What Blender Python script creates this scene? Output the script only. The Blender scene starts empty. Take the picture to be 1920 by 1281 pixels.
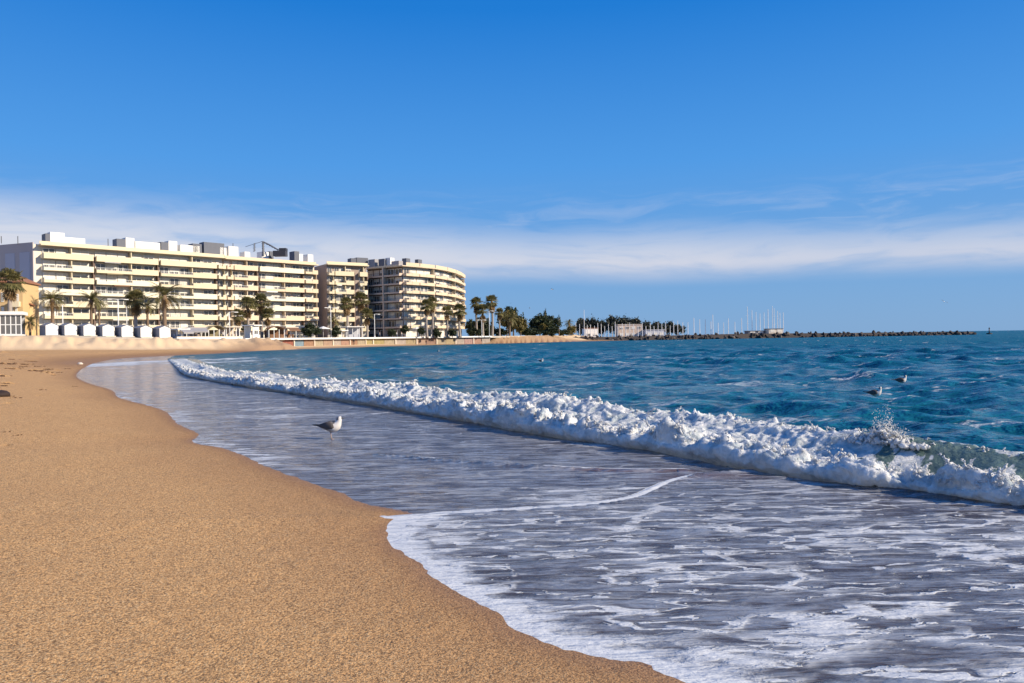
import bpy, bmesh, math, random
import numpy as np
from mathutils import Matrix, Vector, Euler

# ------------------------------------------------------------------ scene, camera, sky, sun, exposure
scene = bpy.context.scene
COL = scene.collection
R = math.radians
CAM_H = 1.8
FPX = 1387.0                       # focal length in pixels of the 1920 px wide photograph
ROLL, PITCH = R(-0.9), math.atan(6.2 / FPX)
cam_data = bpy.data.cameras.new('camera')
cam = bpy.data.objects.new('camera', cam_data)
COL.objects.link(cam)
cam_data.sensor_width = 36.0
cam_data.lens = FPX / 1920 * 36
cam_data.clip_start = 0.05
cam_data.clip_end = 60000
CAM_M = Matrix.Rotation(R(90) - PITCH, 4, 'X') @ Matrix.Rotation(ROLL, 4, 'Z')
cam.matrix_world = Matrix.Translation((0, 0, CAM_H)) @ CAM_M
scene.camera = cam

SUN_ELEV, SUN_AZ = R(27), R(-15)     # azimuth measured from +X (right of the view) towards +Y (away)
sun_dir = Vector((math.cos(SUN_ELEV) * math.cos(SUN_AZ), math.cos(SUN_ELEV) * math.sin(SUN_AZ), math.sin(SUN_ELEV)))
sl = bpy.data.lights.new('sun', 'SUN')
sl.energy = 4.6
sl.angle = R(0.55)
sl.color = (1.0, 0.86, 0.66)
sun = bpy.data.objects.new('sun', sl)
sun.rotation_euler = sun_dir.to_track_quat('Z', 'Y').to_euler()
COL.objects.link(sun)

world = bpy.data.worlds.new('World')
scene.world = world
world.use_nodes = True
scene.view_settings.view_transform = 'Standard'
scene.view_settings.look = 'None'
scene.view_settings.gamma = 1.0
scene.view_settings.use_curve_mapping = False
scene.view_settings.exposure = 0.55
scene.cycles.max_bounces = 6
scene.cycles.diffuse_bounces = 2
scene.cycles.glossy_bounces = 3
scene.cycles.transmission_bounces = 2
scene.cycles.caustics_reflective = False
scene.cycles.caustics_refractive = False
scene.cycles.use_denoising = True
scene.cycles.sample_clamp_indirect = 4.0

class NT:
    """short-hand for building node trees"""
    def __init__(s, tree):
        s.t = tree; s.n = tree.nodes; s.l = tree.links
    def new(s, typ, **kw):
        nd = s.n.new(typ)
        for k, v in kw.items(): setattr(nd, k, v)
        return nd
    def put(s, sock, v):
        if isinstance(v, bpy.types.NodeSocket): s.l.new(v, sock)
        elif v is not None:
            if hasattr(sock, 'default_value'):
                try: sock.default_value = v
                except Exception: sock.default_value = tuple(v) + (1.0,)
    def m(s, op, a, b=None, c=None, clamp=False):
        nd = s.new('ShaderNodeMath', operation=op, use_clamp=clamp)
        for i, v in enumerate((a, b, c)):
            if v is not None: s.put(nd.inputs[i], v)
        return nd.outputs[0]
    def vm(s, op, a, b=None):
        nd = s.new('ShaderNodeVectorMath', operation=op)
        s.put(nd.inputs[0], a)
        if b is not None: s.put(nd.inputs[1], b)
        return nd.outputs[0]
    def sstep(s, lo, hi, x):
        nd = s.new('ShaderNodeMapRange', interpolation_type='SMOOTHSTEP')
        s.put(nd.inputs['Value'], x); s.put(nd.inputs['From Min'], lo); s.put(nd.inputs['From Max'], hi)
        return nd.outputs['Result']
    def lin(s, x, a, b, c, d):
        nd = s.new('ShaderNodeMapRange')
        for i, v in enumerate((x, a, b, c, d)): s.put(nd.inputs[i], v)
        return nd.outputs['Result']
    def noise(s, vec, scale, detail=2.0, rough=0.5, dist=0.0, color=False, typ=None):
        nd = s.new('ShaderNodeTexNoise')
        if typ: nd.noise_type = typ
        s.put(nd.inputs['Vector'], vec); s.put(nd.inputs['Scale'], scale); s.put(nd.inputs['Detail'], detail)
        s.put(nd.inputs['Roughness'], rough); s.put(nd.inputs['Distortion'], dist)
        return nd.outputs['Color' if color else 'Fac']
    def voro(s, vec, scale, feature='DISTANCE_TO_EDGE', rand=1.0, out='Distance'):
        nd = s.new('ShaderNodeTexVoronoi', feature=feature)
        s.put(nd.inputs['Vector'], vec); s.put(nd.inputs['Scale'], scale); s.put(nd.inputs['Randomness'], rand)
        return nd.outputs[out]
    def mapping(s, vec, scale=(1, 1, 1), rot=(0, 0, 0), loc=(0, 0, 0)):
        nd = s.new('ShaderNodeMapping')
        s.put(nd.inputs['Vector'], vec); nd.inputs['Scale'].default_value = scale
        nd.inputs['Rotation'].default_value = rot; nd.inputs['Location'].default_value = loc
        return nd.outputs[0]
    def mix(s, fac, a, b, blend='MIX'):
        nd = s.new('ShaderNodeMix', data_type='RGBA', blend_type=blend)
        s.put(nd.inputs[0], fac); s.put(nd.inputs[6], a); s.put(nd.inputs[7], b)
        return nd.outputs[2]
    def attr(s, name):
        return s.new('ShaderNodeAttribute', attribute_name=name).outputs['Fac']
    def bump(s, h, strength=1.0, dist=0.01, normal=None):
        nd = s.new('ShaderNodeBump')
        s.put(nd.inputs['Height'], h); s.put(nd.inputs['Strength'], strength); s.put(nd.inputs['Distance'], dist)
        if normal is not None: s.l.new(normal, nd.inputs['Normal'])
        return nd.outputs[0]
    def sep(s, vec):
        nd = s.new('ShaderNodeSeparateXYZ'); s.put(nd.inputs[0], vec); return nd.outputs
    def comb(s, x, y, z):
        nd = s.new('ShaderNodeCombineXYZ')
        for i, v in enumerate((x, y, z)): s.put(nd.inputs[i], v)
        return nd.outputs[0]

# --- sky: Nishita air plus a procedural band of thin high cloud that goes right round the horizon
w = NT(world.node_tree)
w.n.clear()
sky = w.new('ShaderNodeTexSky', sky_type='NISHITA')
sky.sun_disc = False
sky.sun_elevation = SUN_ELEV
sky.sun_rotation = math.atan2(sun_dir.x, sun_dir.y)
sky.altitude = 0
sky.air_density = 1.0
sky.dust_density = 0.35
sky.ozone_density = 3.0
tc = w.new('ShaderNodeTexCoord')
dv = w.vm('NORMALIZE', tc.outputs['Generated'])
dx, dy, dz = w.sep(dv)
az = w.new('ShaderNodeVectorMath', operation='NORMALIZE')
w.l.new(w.comb(dx, dy, 0.0), az.inputs[0])
azv = az.outputs[0]
el = w.m('MULTIPLY', w.m('ARCSINE', dz), 57.2958)          # elevation in degrees
ramp = w.new('ShaderNodeValToRGB')                        # clear-air gradient by elevation, the same all round
w.l.new(w.m('DIVIDE', el, 90.0), ramp.inputs[0])
while len(ramp.color_ramp.elements) < 6: ramp.color_ramp.elements.new(0.5)
for e_, (p_, c_) in zip(ramp.color_ramp.elements, [(0.0, (.205, .40, .69)), (5 / 90, (.165, .385, .74)), (13 / 90, (.075, .335, .82)), (24 / 90, (.006, .205, .70)), (45 / 90, (.005, .14, .52)), (1.0, (.004, .10, .40))]):
    e_.position = p_; e_.color = c_ + (1,)
air = w.mix(0.93, sky.outputs[0], w.vm('MULTIPLY', ramp.outputs[0], (6.6, 6.6, 6.6)))
p3 = w.vm('ADD', w.vm('MULTIPLY', azv, (1, 1, 1)), w.comb(0.0, 0.0, w.m('MULTIPLY', el, 0.045)))
# slow wander of the band, seam free because it lives on the direction vector
wob = w.noise(azv, 1.9, 2.0, 0.5)
wob2 = w.noise(w.vm('ADD', azv, (7.3, 1.1, 4.0)), 3.1, 2.0, 0.5)
low = w.m('ADD', 3.6, w.m('MULTIPLY', wob, 2.0))
high = w.m('ADD', w.m('SUBTRACT', 6.2, w.m('MULTIPLY', dx, 2.3)), w.m('MULTIPLY', wob2, 2.2))   # the bank thins out towards the sun
warp = w.noise(p3, 4.0, 3.0, 0.55, color=True)
p4 = w.vm('ADD', w.vm('MULTIPLY', azv, (5.5, 5.5, 5.5)), w.comb(0.0, 0.0, w.m('MULTIPLY', el, 0.8)))
p4 = w.vm('ADD', p4, w.vm('MULTIPLY', w.vm('SUBTRACT', warp, (0.5, 0.5, 0.5)), (2.2, 2.2, 2.2)))
tex = w.noise(p4, 1.0, 6.0, 0.56, 0.25)
band = w.m('MULTIPLY', w.sstep(w.m('SUBTRACT', low, 0.9), w.m('ADD', low, 1.2), el),
           w.sstep(w.m('ADD', high, 2.1), w.m('SUBTRACT', high, 1.6), w.m('ADD', el, w.m('MULTIPLY', w.m('SUBTRACT', tex, 0.5), 3.2))))
body = w.m('MULTIPLY', band, w.lin(w.sstep(0.15, 0.60, tex), 0.0, 1.0, 0.30, 1.0))
wisp_band = w.m('MULTIPLY', w.sstep(5.5, 8.0, el), w.sstep(12.0, 8.8, el))
p5 = w.vm('ADD', w.vm('MULTIPLY', azv, (4.2, 4.2, 4.2)), w.comb(3.0, 0.0, w.m('MULTIPLY', el, 1.1)))
p5 = w.vm('ADD', p5, w.vm('MULTIPLY', w.vm('SUBTRACT', warp, (0.5, 0.5, 0.5)), (3.4, 3.4, 3.4)))
wisp = w.m('MULTIPLY', wisp_band, w.sstep(0.40, 0.80, w.noise(p5, 1.0, 8.0, 0.62, 0.5)))
dens = w.m('MAXIMUM', w.m('MULTIPLY', body, 1.0), w.m('MULTIPLY', wisp, 0.28), clamp=True)
ccol = w.mix(w.sstep(3.5, 8.5, el), (4.2, 4.4, 5.2, 1), (4.8, 5.0, 5.6, 1))
skyc = w.mix(dens, air, ccol)
bg = w.new('ShaderNodeBackground')
bg.inputs['Strength'].default_value = 0.1
w.l.new(skyc, bg.inputs['Color'])
wo = w.new('ShaderNodeOutputWorld')
w.l.new(bg.outputs[0], wo.inputs['Surface'])

# ------------------------------------------------------------------ helpers
CM = np.array(CAM_M.to_3x3())
def ray(px, py):
    return CM @ np.array([(px - 960) / FPX, (640.5 - py) / FPX, -1.0])
def onz(px, py, z=0.0):
    d = ray(px, py); t = (z - CAM_H) / d[2]
    return np.array([d[0] * t, d[1] * t, z])
def at(px, py, Y):
    d = ray(px, py); t = Y / d[1]
    return np.array([d[0] * t, Y, CAM_H + d[2] * t])

def _h(ix, iy, iz, seed):
    h = (ix.astype(np.uint32) * np.uint32(374761393) + iy.astype(np.uint32) * np.uint32(668265263)
         + iz.astype(np.uint32) * np.uint32(2147483647) + np.uint32((seed * 1274126177) & 0xffffffff))
    h = (h ^ (h >> np.uint32(13))) * np.uint32(1274126177)
    h = h ^ (h >> np.uint32(16))
    h = h * np.uint32(2246822519); h = h ^ (h >> np.uint32(15))
    return (h & np.uint32(0xffffff)).astype(np.float32) / np.float32(16777216.0)
def vnoise(x, y, z=None, seed=0):
    """smooth value noise in [0,1]"""
    x = np.asarray(x, np.float32); y = np.asarray(y, np.float32)
    z = np.zeros_like(x) if z is None else np.asarray(z, np.float32)
    fx, fy, fz = np.floor(x), np.floor(y), np.floor(z)
    ix, iy, iz = fx.astype(np.int64), fy.astype(np.int64), fz.astype(np.int64)
    u, v, t = x - fx, y - fy, z - fz
    u = u * u * u * (u * (u * 6 - 15) + 10); v = v * v * v * (v * (v * 6 - 15) + 10); t = t * t * t * (t * (t * 6 - 15) + 10)
    r = 0
    for dz_ in ((0, 1) if np.any(t) else (0,)):
        wz = (t if dz_ else 1 - t)
        for dy_ in (0, 1):
            wy = (v if dy_ else 1 - v) * wz
            for dx_ in (0, 1):
                r = r + _h(ix + dx_, iy + dy_, iz + dz_, seed) * ((u if dx_ else 1 - u) * wy)
    return r
def fbm(x, y, z=None, oct=4, seed=0, gain=0.5):
    a, s, f, tot = 1.0, 0.0, 1.0, 0.0
    for o in range(oct):
        s = s + a * vnoise(x * f + o * 17.3, y * f + o * 5.7, None if z is None else z * f + o * 9.1, seed + o)
        tot += a; a *= gain; f *= 2.03
    return s / tot
def worley(x, y, z, seed=0):
    """distance to the nearest feature point, 3-D"""
    fx, fy, fz = np.floor(x), np.floor(y), np.floor(z)
    ix, iy, iz = fx.astype(np.int64), fy.astype(np.int64), fz.astype(np.int64)
    best = np.full(x.shape, 9.0, np.float32)
    for a in (-1, 0, 1):
        for b in (-1, 0, 1):
            for c in (-1, 0, 1):
                jx, jy, jz = ix + a, iy + b, iz + c
                px = jx + _h(jx, jy, jz, seed) - x
                py = jy + _h(jx, jy, jz, seed + 11) - y
                pz = jz + _h(jx, jy, jz, seed + 23) - z
                best = np.minimum(best, (px * px + py * py + pz * pz).astype(np.float32))
    return np.sqrt(best)
def sstep(a, b, x):
    t = np.clip((x - a) / (b - a), 0, 1)
    return t * t * (3 - 2 * t)
def polydist(x, y, P, closed=False):
    """signed distance to an open polyline; positive on its left side (walking along it); also the parameter"""
    P = np.asarray(P, float)[:, :2]
    best = np.full(x.shape, 1e18); sgn = np.ones(x.shape); par = np.zeros(x.shape)
    for i in range(len(P) - 1):
        a, b = P[i], P[i + 1]; d = b - a; L2 = d @ d
        t = np.clip(((x - a[0]) * d[0] + (y - a[1]) * d[1]) / L2, 0, 1)
        qx, qy = x - (a[0] + t * d[0]), y - (a[1] + t * d[1])
        dd = qx * qx + qy * qy
        cr = d[0] * (y - a[1]) - d[1] * (x - a[0])
        mask = dd < best - 1e-12
        best = np.where(mask, dd, best); sgn = np.where(mask, np.sign(cr), sgn); par = np.where(mask, i + t, par)
    return np.sqrt(best) * np.where(sgn == 0, 1, sgn), par
def inpoly(x, y, P):
    P = np.asarray(P, float); n = len(P); r = np.zeros(x.shape, bool); j = n - 1
    for i in range(n):
        xi, yi, xj, yj = P[i, 0], P[i, 1], P[j, 0], P[j, 1]
        c = ((yi > y) != (yj > y)) & (x < (xj - xi) * (y - yi) / (yj - yi + 1e-20) + xi)
        r ^= c; j = i
    return r
def catmull(P, n):
    P = np.asarray(P, float); out = []
    Q = np.vstack([2 * P[0] - P[1], P, 2 * P[-1] - P[-2]])
    for i in range(1, len(Q) - 2):
        for k in range(n):
            t = k / n
            a, b, c, d = Q[i - 1], Q[i], Q[i + 1], Q[i + 2]
            out.append(0.5 * ((2 * b) + (-a + c) * t + (2 * a - 5 * b + 4 * c - d) * t * t + (-a + 3 * b - 3 * c + d) * t ** 3))
    out.append(P[-1])
    return np.array(out)

def tag(o, label=None, cat=None, group=None, kind=None):
    if label: o['label'] = label
    if cat: o['category'] = cat
    if group: o['group'] = group
    if kind: o['kind'] = kind
    return o
def empty(name, loc, rz=0.0, sc=1.0):
    o = bpy.data.objects.new(name, None); COL.objects.link(o)
    o.location = loc; o.rotation_euler = (0, 0, rz); o.scale = (sc, sc, sc); o.empty_display_size = 0.2
    return o
def link(name, me, parent=None, loc=(0, 0, 0), rot=(0, 0, 0), sc=(1, 1, 1)):
    o = bpy.data.objects.new(name, me); COL.objects.link(o)
    o.location = loc; o.rotation_euler = rot; o.scale = sc
    if parent is not None: o.parent = parent
    return o
def np_mesh(name, V, F4, mats, smooth=True, attrs=None):
    """fast mesh from arrays (V: n x 3, F4: m x k faces)"""
    me = bpy.data.meshes.new(name)
    V = np.ascontiguousarray(V, np.float32); F4 = np.ascontiguousarray(F4, np.int32)
    k = F4.shape[1]
    me.vertices.add(len(V)); me.vertices.foreach_set('co', V.ravel())
    me.loops.add(F4.size); me.loops.foreach_set('vertex_index', F4.ravel())
    me.polygons.add(len(F4))
    me.polygons.foreach_set('loop_start', np.arange(0, F4.size, k, dtype=np.int32))
    me.polygons.foreach_set('loop_total', np.full(len(F4), k, np.int32))
    if smooth: me.polygons.foreach_set('use_smooth', np.ones(len(F4), bool))
    for m in mats: me.materials.append(m)
    for nm, arr in (attrs or {}).items():
        a = me.attributes.new(nm, 'FLOAT', 'POINT')
        a.data.foreach_set('value', np.ascontiguousarray(arr, np.float32).ravel())
    me.update(calc_edges=True)
    return me
class MB:
    """collects boxes, tubes, prisms into one mesh"""
    def __init__(s): s.v = []; s.f = []; s.mi = []; s.sm = []
    def add(s, vs, fs, mi=0, smooth=False):
        b = len(s.v); s.v += [tuple(map(float, q)) for q in vs]
        for f in fs: s.f.append(tuple(b + i for i in f)); s.mi.append(mi); s.sm.append(smooth)
        return s
    def box(s, x0, x1, y0, y1, z0, z1, mi=0):
        vs = [(x0, y0, z0), (x1, y0, z0), (x1, y1, z0), (x0, y1, z0), (x0, y0, z1), (x1, y0, z1), (x1, y1, z1), (x0, y1, z1)]
        return s.add(vs, [(0, 3, 2, 1), (4, 5, 6, 7), (0, 1, 5, 4), (1, 2, 6, 5), (2, 3, 7, 6), (3, 0, 4, 7)], mi)
    def prism(s, poly, z0, z1, mi=0):
        n = len(poly)
        vs = [(p[0], p[1], z0) for p in poly] + [(p[0], p[1], z1) for p in poly]
        fs = [tuple(reversed(range(n))), tuple(range(n, 2 * n))] + [(i, (i + 1) % n, n + (i + 1) % n, n + i) for i in range(n)]
        return s.add(vs, fs, mi)
    def tube(s, pts, rad, n=6, mi=0, smooth=True, cap=True):
        pts = [np.array(p, float) for p in pts]
        rad = [rad] * len(pts) if np.isscalar(rad) else rad
        vs, fs = [], []
        for i, p in enumerate(pts):
            d = pts[min(i + 1, len(pts) - 1)] - pts[max(i - 1, 0)]; d = d / (np.linalg.norm(d) + 1e-9)
            a = np.cross(d, [0, 0, 1.0]) if abs(d[2]) < 0.95 else np.cross(d, [1.0, 0, 0])
            a = a / np.linalg.norm(a); b = np.cross(d, a)
            rr = rad[i]; ra, rb = (rr, rr) if np.isscalar(rr) else rr
            for k in range(n):
                t = 2 * math.pi * k / n
                vs.append(p + a * (ra * math.cos(t)) + b * (rb * math.sin(t)))
        for i in range(len(pts) - 1):
            for k in range(n):
                fs.append((i * n + k, i * n + (k + 1) % n, (i + 1) * n + (k + 1) % n, (i + 1) * n + k))
        if cap:
            fs.append(tuple(reversed(range(n)))); fs.append(tuple(range((len(pts) - 1) * n, len(pts) * n)))
        return s.add(vs, fs, mi, smooth)
    def mesh(s, name, mats):
        me = bpy.data.meshes.new(name); me.from_pydata(s.v, [], s.f)
        for m in (mats if isinstance(mats, (list, tuple)) else [mats]): me.materials.append(m)
        me.polygons.foreach_set('material_index', s.mi); me.polygons.foreach_set('use_smooth', s.sm)
        me.update(); return me
    def build(s, name, mats, parent=None, loc=(0, 0, 0), rot=(0, 0, 0)):
        return link(name, s.mesh(name, mats), parent, loc, rot)

# ------------------------------------------------------------------ materials
MATS = {}
def mat(name, col, rough=0.7, var=0.12, scale=1.5, spec=0.35, metal=0.0, bump=0.0, bscale=20.0):
    """plain procedural material: base colour with slow and fine noise variation"""
    if name in MATS: return MATS[name]
    m = bpy.data.materials.new(name); m.use_nodes = True
    t = NT(m.node_tree); b = t.n['Principled BSDF']
    o = t.new('ShaderNodeTexCoord').outputs['Object']
    g = t.new('ShaderNodeNewGeometry').outputs['Position']
    n = t.noise(g, scale, 4.0, 0.6)
    c = t.mix(n, tuple(x * (1 - var) for x in col) + (1,), tuple(min(1, x * (1 + var)) for x in col) + (1,))
    t.l.new(c, b.inputs['Base Color'])
    b.inputs['Roughness'].default_value = rough; b.inputs['Specular IOR Level'].default_value = spec
    b.inputs['Metallic'].default_value = metal
    if bump: t.l.new(t.bump(t.noise(g, bscale, 3.0, 0.6), 1.0, bump), b.inputs['Normal'])
    MATS[name] = m
    return m

# ------------------------------------------------------------------ the lie of the shore (metres, sea level z = 0)
shore_px = [(1300, 1281), (1150, 1237), (1060, 1212), (985, 1185), (960, 1155), (905, 1131), (830, 1087), (800, 1060), (760, 1035), (745, 1008),
            (757, 990), (782, 978), (770, 963), (700, 945), (640, 920), (560, 893), (500, 870), (435, 842), (368, 829), (382, 814),
            (340, 795), (308, 768), (228, 746), (214, 732), (165, 717), (146, 704), (160, 690), (188, 679), (250, 671), (420, 662.5), (510, 657), (700, 650.5), (840, 646.5), (1000, 642.6), (1100, 640.2)]
SHORE = [onz(x, y)[:2] for x, y in shore_px]
SHORE = [np.array((4.6, -2.0)), np.array((2.6, 1.6))] + SHORE + [np.array((60.0, 335.0)), np.array((130.0, 420.0)), np.array((210.0, 900.0)), np.array((500.0, 5000.0)), np.array((2000.0, 40000.0))]
SHORE = np.array(SHORE)
# smooth it a little but keep the cusps
SHORE = catmull(SHORE, 4)
tongue_px = [(782, 969), (870, 962), (1000, 955), (1130, 944), (1190, 930), (1240, 908), (1300, 893), (1400, 884)]
TONGUE = np.array([onz(x, y)[:2] for x, y in tongue_px])
TONGUE = np.vstack([TONGUE[0] + (TONGUE[0] - TONGUE[1]) * 0.6, catmull(TONGUE, 4), TONGUE[-1] + np.array((3, 0.6)), TONGUE[-1] + np.array((12, -1))])
ripple_px = [(640, 846), (760, 858), (870, 868), (1000, 876), (1120, 882), (1240, 884), (1330, 884)]
RIPPLE = catmull(np.array([onz(x, y)[:2] for x, y in ripple_px]), 3)
wave_px = [(1920, 956), (1760, 934), (1600, 913), (1500, 897), (1400, 878), (1300, 858), (1200, 842), (1100, 829), (1000, 814), (900, 795), (800, 778), (700, 761), (600, 746), (500, 731), (400, 715), (350, 704), (334, 690), (322, 679), (316, 674)]
WAVE = np.array([onz(x, y)[:2] for x, y in wave_px])
WAVE = np.vstack([WAVE[0] + (WAVE[0] - WAVE[1]) * 5.0, WAVE[0] + (WAVE[0] - WAVE[1]) * 2.2, WAVE])
WAVE = catmull(WAVE, 6)
WAVE = np.vstack([WAVE, WAVE[-1] + np.array((-6, 14))])

PROM = np.array([(-420, 60), (-150, 118), at(0, 628, 131)[:2], at(120, 628, 134)[:2], at(240, 630, 139)[:2], at(330, 636, 147)[:2], at(455, 638, 164)[:2],
                 at(510, 636, 175)[:2], at(700, 634, 222)[:2], at(920, 632, 262)[:2], at(1000, 631, 285)[:2], at(1060, 631, 330)[:2], (40, 420), (60, 700)])
def prom_z(x, y):
    return 2.66 + 1.0 * sstep(-62.0, -88.0, x)
def tongue_raise(x, y):
    d, _ = polydist(x, y, TONGUE)
    near = sstep(30, 20, y)
    return np.where(True, 0.028 * sstep(-0.03, 0.10, -d) + 0.0 * near, 0) * sstep(16.0, 12.0, y), -d
def shore_d(x, y):
    d, _ = polydist(x, y, SHORE)
    land = np.vstack([SHORE, [(-60000, 60000), (-60000, -60000), (40, -60000), (40, -60)]])
    return np.abs(d) * np.where(inpoly(x, y, land), 1, -1)                      # positive on the sand side
def sand_height(x, y, detail=True):
    sd = shore_d(x, y)
    tr, td = tongue_raise(x, y)
    n = (fbm(x * 1.6, y * 1.6, oct=3, seed=5) - 0.5)
    n2 = (fbm(x * 0.35, y * 0.35, oct=3, seed=9) - 0.5)
    up = np.where(sd < 9, 0.078 * sd, 0.70 + 0.35 * sstep(9, 30, sd))
    z = np.where(sd > 0, up, 0.06 * sd)
    z = np.maximum(z, -3.0) + np.where(sd > 0, 0.028 * sstep(-0.9, 0.9, td) * sstep(16.0, 12.0, y) * sstep(4.0, 0.0, sd), tr)
    z = z + n * 0.012 * sstep(0.0, 1.2, np.abs(sd)) * (1 + 3 * sstep(20, 60, y)) + n2 * 0.06 * sstep(0.5, 5, sd) + 0.007 * (fbm(x * 5.5, y * 5.5, oct=3, seed=6) - 0.5) * (y < 40)
    fine = sstep(14, 22, sd) * sstep(25, 45, y) * sstep(130, 100, y)
    z = z + fine * (fbm(x * 0.9, y * 0.9, oct=3, seed=31) - 0.45) * 0.34
    pd, pp = polydist(x, y, PROM)
    inland = pd                    # left of the line = inland
    pz = prom_z(x, y)
    wallpart = sstep(6.7, 7.1, pp) * sstep(9.3, 8.9, pp)
    bank_w = 13.0 + 3 * (fbm(x * 0.06, y * 0.06, oct=2, seed=3) - 0.5)
    bank = sstep(-bank_w, -0.3, inland)
    rid = ((fbm(x * 0.25 + y * 0.1, y * 0.3, oct=4, seed=41) - 0.5) * 1.3 + (fbm((x + y * .7) * 0.7, y * 0.16 - x * .1, oct=3, seed=43) - 0.5) * 1.6) * bank * (1 - sstep(-2.5, -0.5, inland))
    zb = z + (pz - 0.12 - z) * bank + rid
    z = np.where(sd > 0.5, zb * (1 - wallpart) + z * wallpart, z)
    z = np.where((inland > 0.05) & (wallpart < .5), pz - 0.4, z)
    return z, sd, inland

def polar(rads, n_view, n_rest, half):
    """ring mesh round the camera foot: dense inside the field of view, coarse elsewhere (angles from +Y)"""
    a = np.concatenate([np.linspace(-half, half, n_view), np.linspace(half, 2 * math.pi - half, n_rest + 2)[1:-1]])
    n = len(a)
    X = np.outer(rads, np.sin(a)); Y = np.outer(rads, np.cos(a))
    i = np.arange(len(rads) - 1)[:, None] * n; j = np.arange(n)[None, :]; j2 = (np.arange(n)[None, :] + 1) % n
    F = np.stack([i + j, i + n + j, i + n + j2, i + j2], -1).reshape(-1, 4)
    return X, Y, F, a
def radii(parts):
    r = [parts[0][0]]
    for r0, r1, k in parts:
        while r[-1] < r1: r.append(r[-1] * (1 + k))
    return np.array(r)
def compact(V, F, attrs):
    used = np.zeros(len(V), bool); used[F.ravel()] = True
    idx = np.cumsum(used) - 1
    return V[used], idx[F], {k: v.ravel()[used] for k, v in attrs.items()}

# ------------------------------------------------------------------ sand
m_sand = bpy.data.materials.new('beach_sand'); m_sand.use_nodes = True
t = NT(m_sand.node_tree); b = t.n['Principled BSDF']
pos = t.new('ShaderNodeNewGeometry').outputs['Position']
wet = t.attr('wet')
grain = t.noise(pos, 75.0, 3.0, 0.66)
grain2 = t.noise(pos, 32.0, 3.0, 0.6)
cell = t.voro(pos, 120.0, 'F1', out='Color')
patch = t.noise(pos, 0.8, 4.0, 0.55)
c = t.mix(t.sstep(0.36, 0.62, t.m('ADD', t.m('MULTIPLY', grain, 0.72), t.m('MULTIPLY', grain2, 0.28))), (0.085, 0.040, 0.015, 1), (0.82, 0.465, 0.188, 1))
spk = t.sep(cell)[0]
c = t.mix(t.m('MULTIPLY', t.sstep(0.80, 0.97, spk), 0.55), c, (0.80, 0.62, 0.36, 1))
c = t.mix(t.m('MULTIPLY', t.sstep(0.16, 0.03, spk), 0.55), c, (0.10, 0.06, 0.035, 1))
dots = t.voro(pos, 5.0, 'F1')
c = t.mix(t.m('MULTIPLY', t.sstep(0.05, 0.03, dots), t.sstep(0.45, 0.6, t.noise(pos, 2.0, 1.0))), c, (0.06, 0.035, 0.02, 1))
c = t.mix(t.lin(patch, 0.3, 0.7, 0.0, 0.24), c, (0.44, 0.225, 0.080, 1))
c = t.mix(t.m('MULTIPLY', t.attr('dry'), 0.85), c, (0.80, 0.60, 0.38, 1))
damp = t.mix(t.sstep(0.3, 0.7, grain), (0.115, 0.058, 0.030, 1), (0.30, 0.150, 0.075, 1))
c = t.mix(wet, c, damp)
t.l.new(c, b.inputs['Base Color'])
t.l.new(t.lin(wet, 0.6, 1.0, 0.85, 0.28), b.inputs['Roughness'])
t.l.new(t.lin(wet, 0.5, 1.0, 0.15, 0.5), b.inputs['Specular IOR Level'])
hgt = t.m('ADD', t.m('MULTIPLY', grain, 0.75), t.m('MULTIPLY', grain2, 0.6))
hgt = t.m('ADD', hgt, t.m('MULTIPLY', t.noise(pos, 6.0, 2.0, 0.5), 1.1))
t.l.new(t.bump(hgt, t.lin(wet, 0.0, 1.0, 1.0, 0.35), 0.016), b.inputs['Normal'])

rs = radii([(0.8, 24, 0.0125), (24, 78, 0.0055), (78, 160, 0.0085), (160, 345, 0.006), (345, 700, 0.03), (700, 30000, 0.25)])
X, Y, F, _ = polar(rs, 520, 60, R(41))
Z, SD, INL = sand_height(X, Y)
# kicked-up footprints and lumps high on the beach at the left
rng = np.random.default_rng(4)
for px, py, s in [(8, 672, 1), (18, 672, .9), (27, 676, 1), (42, 673, .8), (50, 671, 1), (66, 676, 1), (77, 676, 1.1), (83, 674, .9), (2, 684, 1.2), (15, 692, 1), (6, 695, .9), (60, 668, 1), (35, 665, 1), (22, 664, 1), (92, 677, .8), (100, 678, .8), (78, 663, .8), (12, 662, 1), (108, 674, .7), (14, 722, .7), (28, 723, .6), (10, 773, .5), (30, 776, .5), (75, 709, .5), (48, 664, 1), (70, 666, 1)]:
    p = onz(px, py, 0.85 if py < 700 else 0.75)
    d2 = ((X - p[0]) ** 2 + (Y - p[1]) ** 2)
    w1 = 0.0058 * p[1] * s
    Z += -0.36 * s * np.exp(-d2 / (w1 * w1)) * (p[1] / 55) ** 0.5
    d3 = ((X - p[0] + w1 * 1.0) ** 2 + (Y - p[1] - w1 * 1.3) ** 2)
    Z += 0.10 * s * np.exp(-d3 / (w1 * w1 * 1.2)) * (p[1] / 55) ** 0.5
wet_a = sstep(0.40 + 0.7 * fbm(X * 0.7, Y * 0.7, oct=3, seed=2), 0.03, SD) * 0.72 + 0.25 * sstep(0.10, 0.0, SD)
wet_a = np.maximum(wet_a, 0.38 * sstep(2.0 + 1.2 * (fbm(X * .5, Y * .5, oct=3, seed=3) - .5), 0.2, SD))
far_wet = sstep(40, 70, Y) * sstep(9, 1, SD)
wet_a = np.maximum(wet_a, 0.7 * far_wet)
dry_a = sstep(-15, -9, INL) * (Y > 60) * 0.9 + 0.10
me = np_mesh('sand', np.stack([X, Y, Z], -1).reshape(-1, 3), F, [m_sand], True, {'wet': wet_a, 'dry': dry_a})
tag(link('sand', me), kind='structure')

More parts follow.
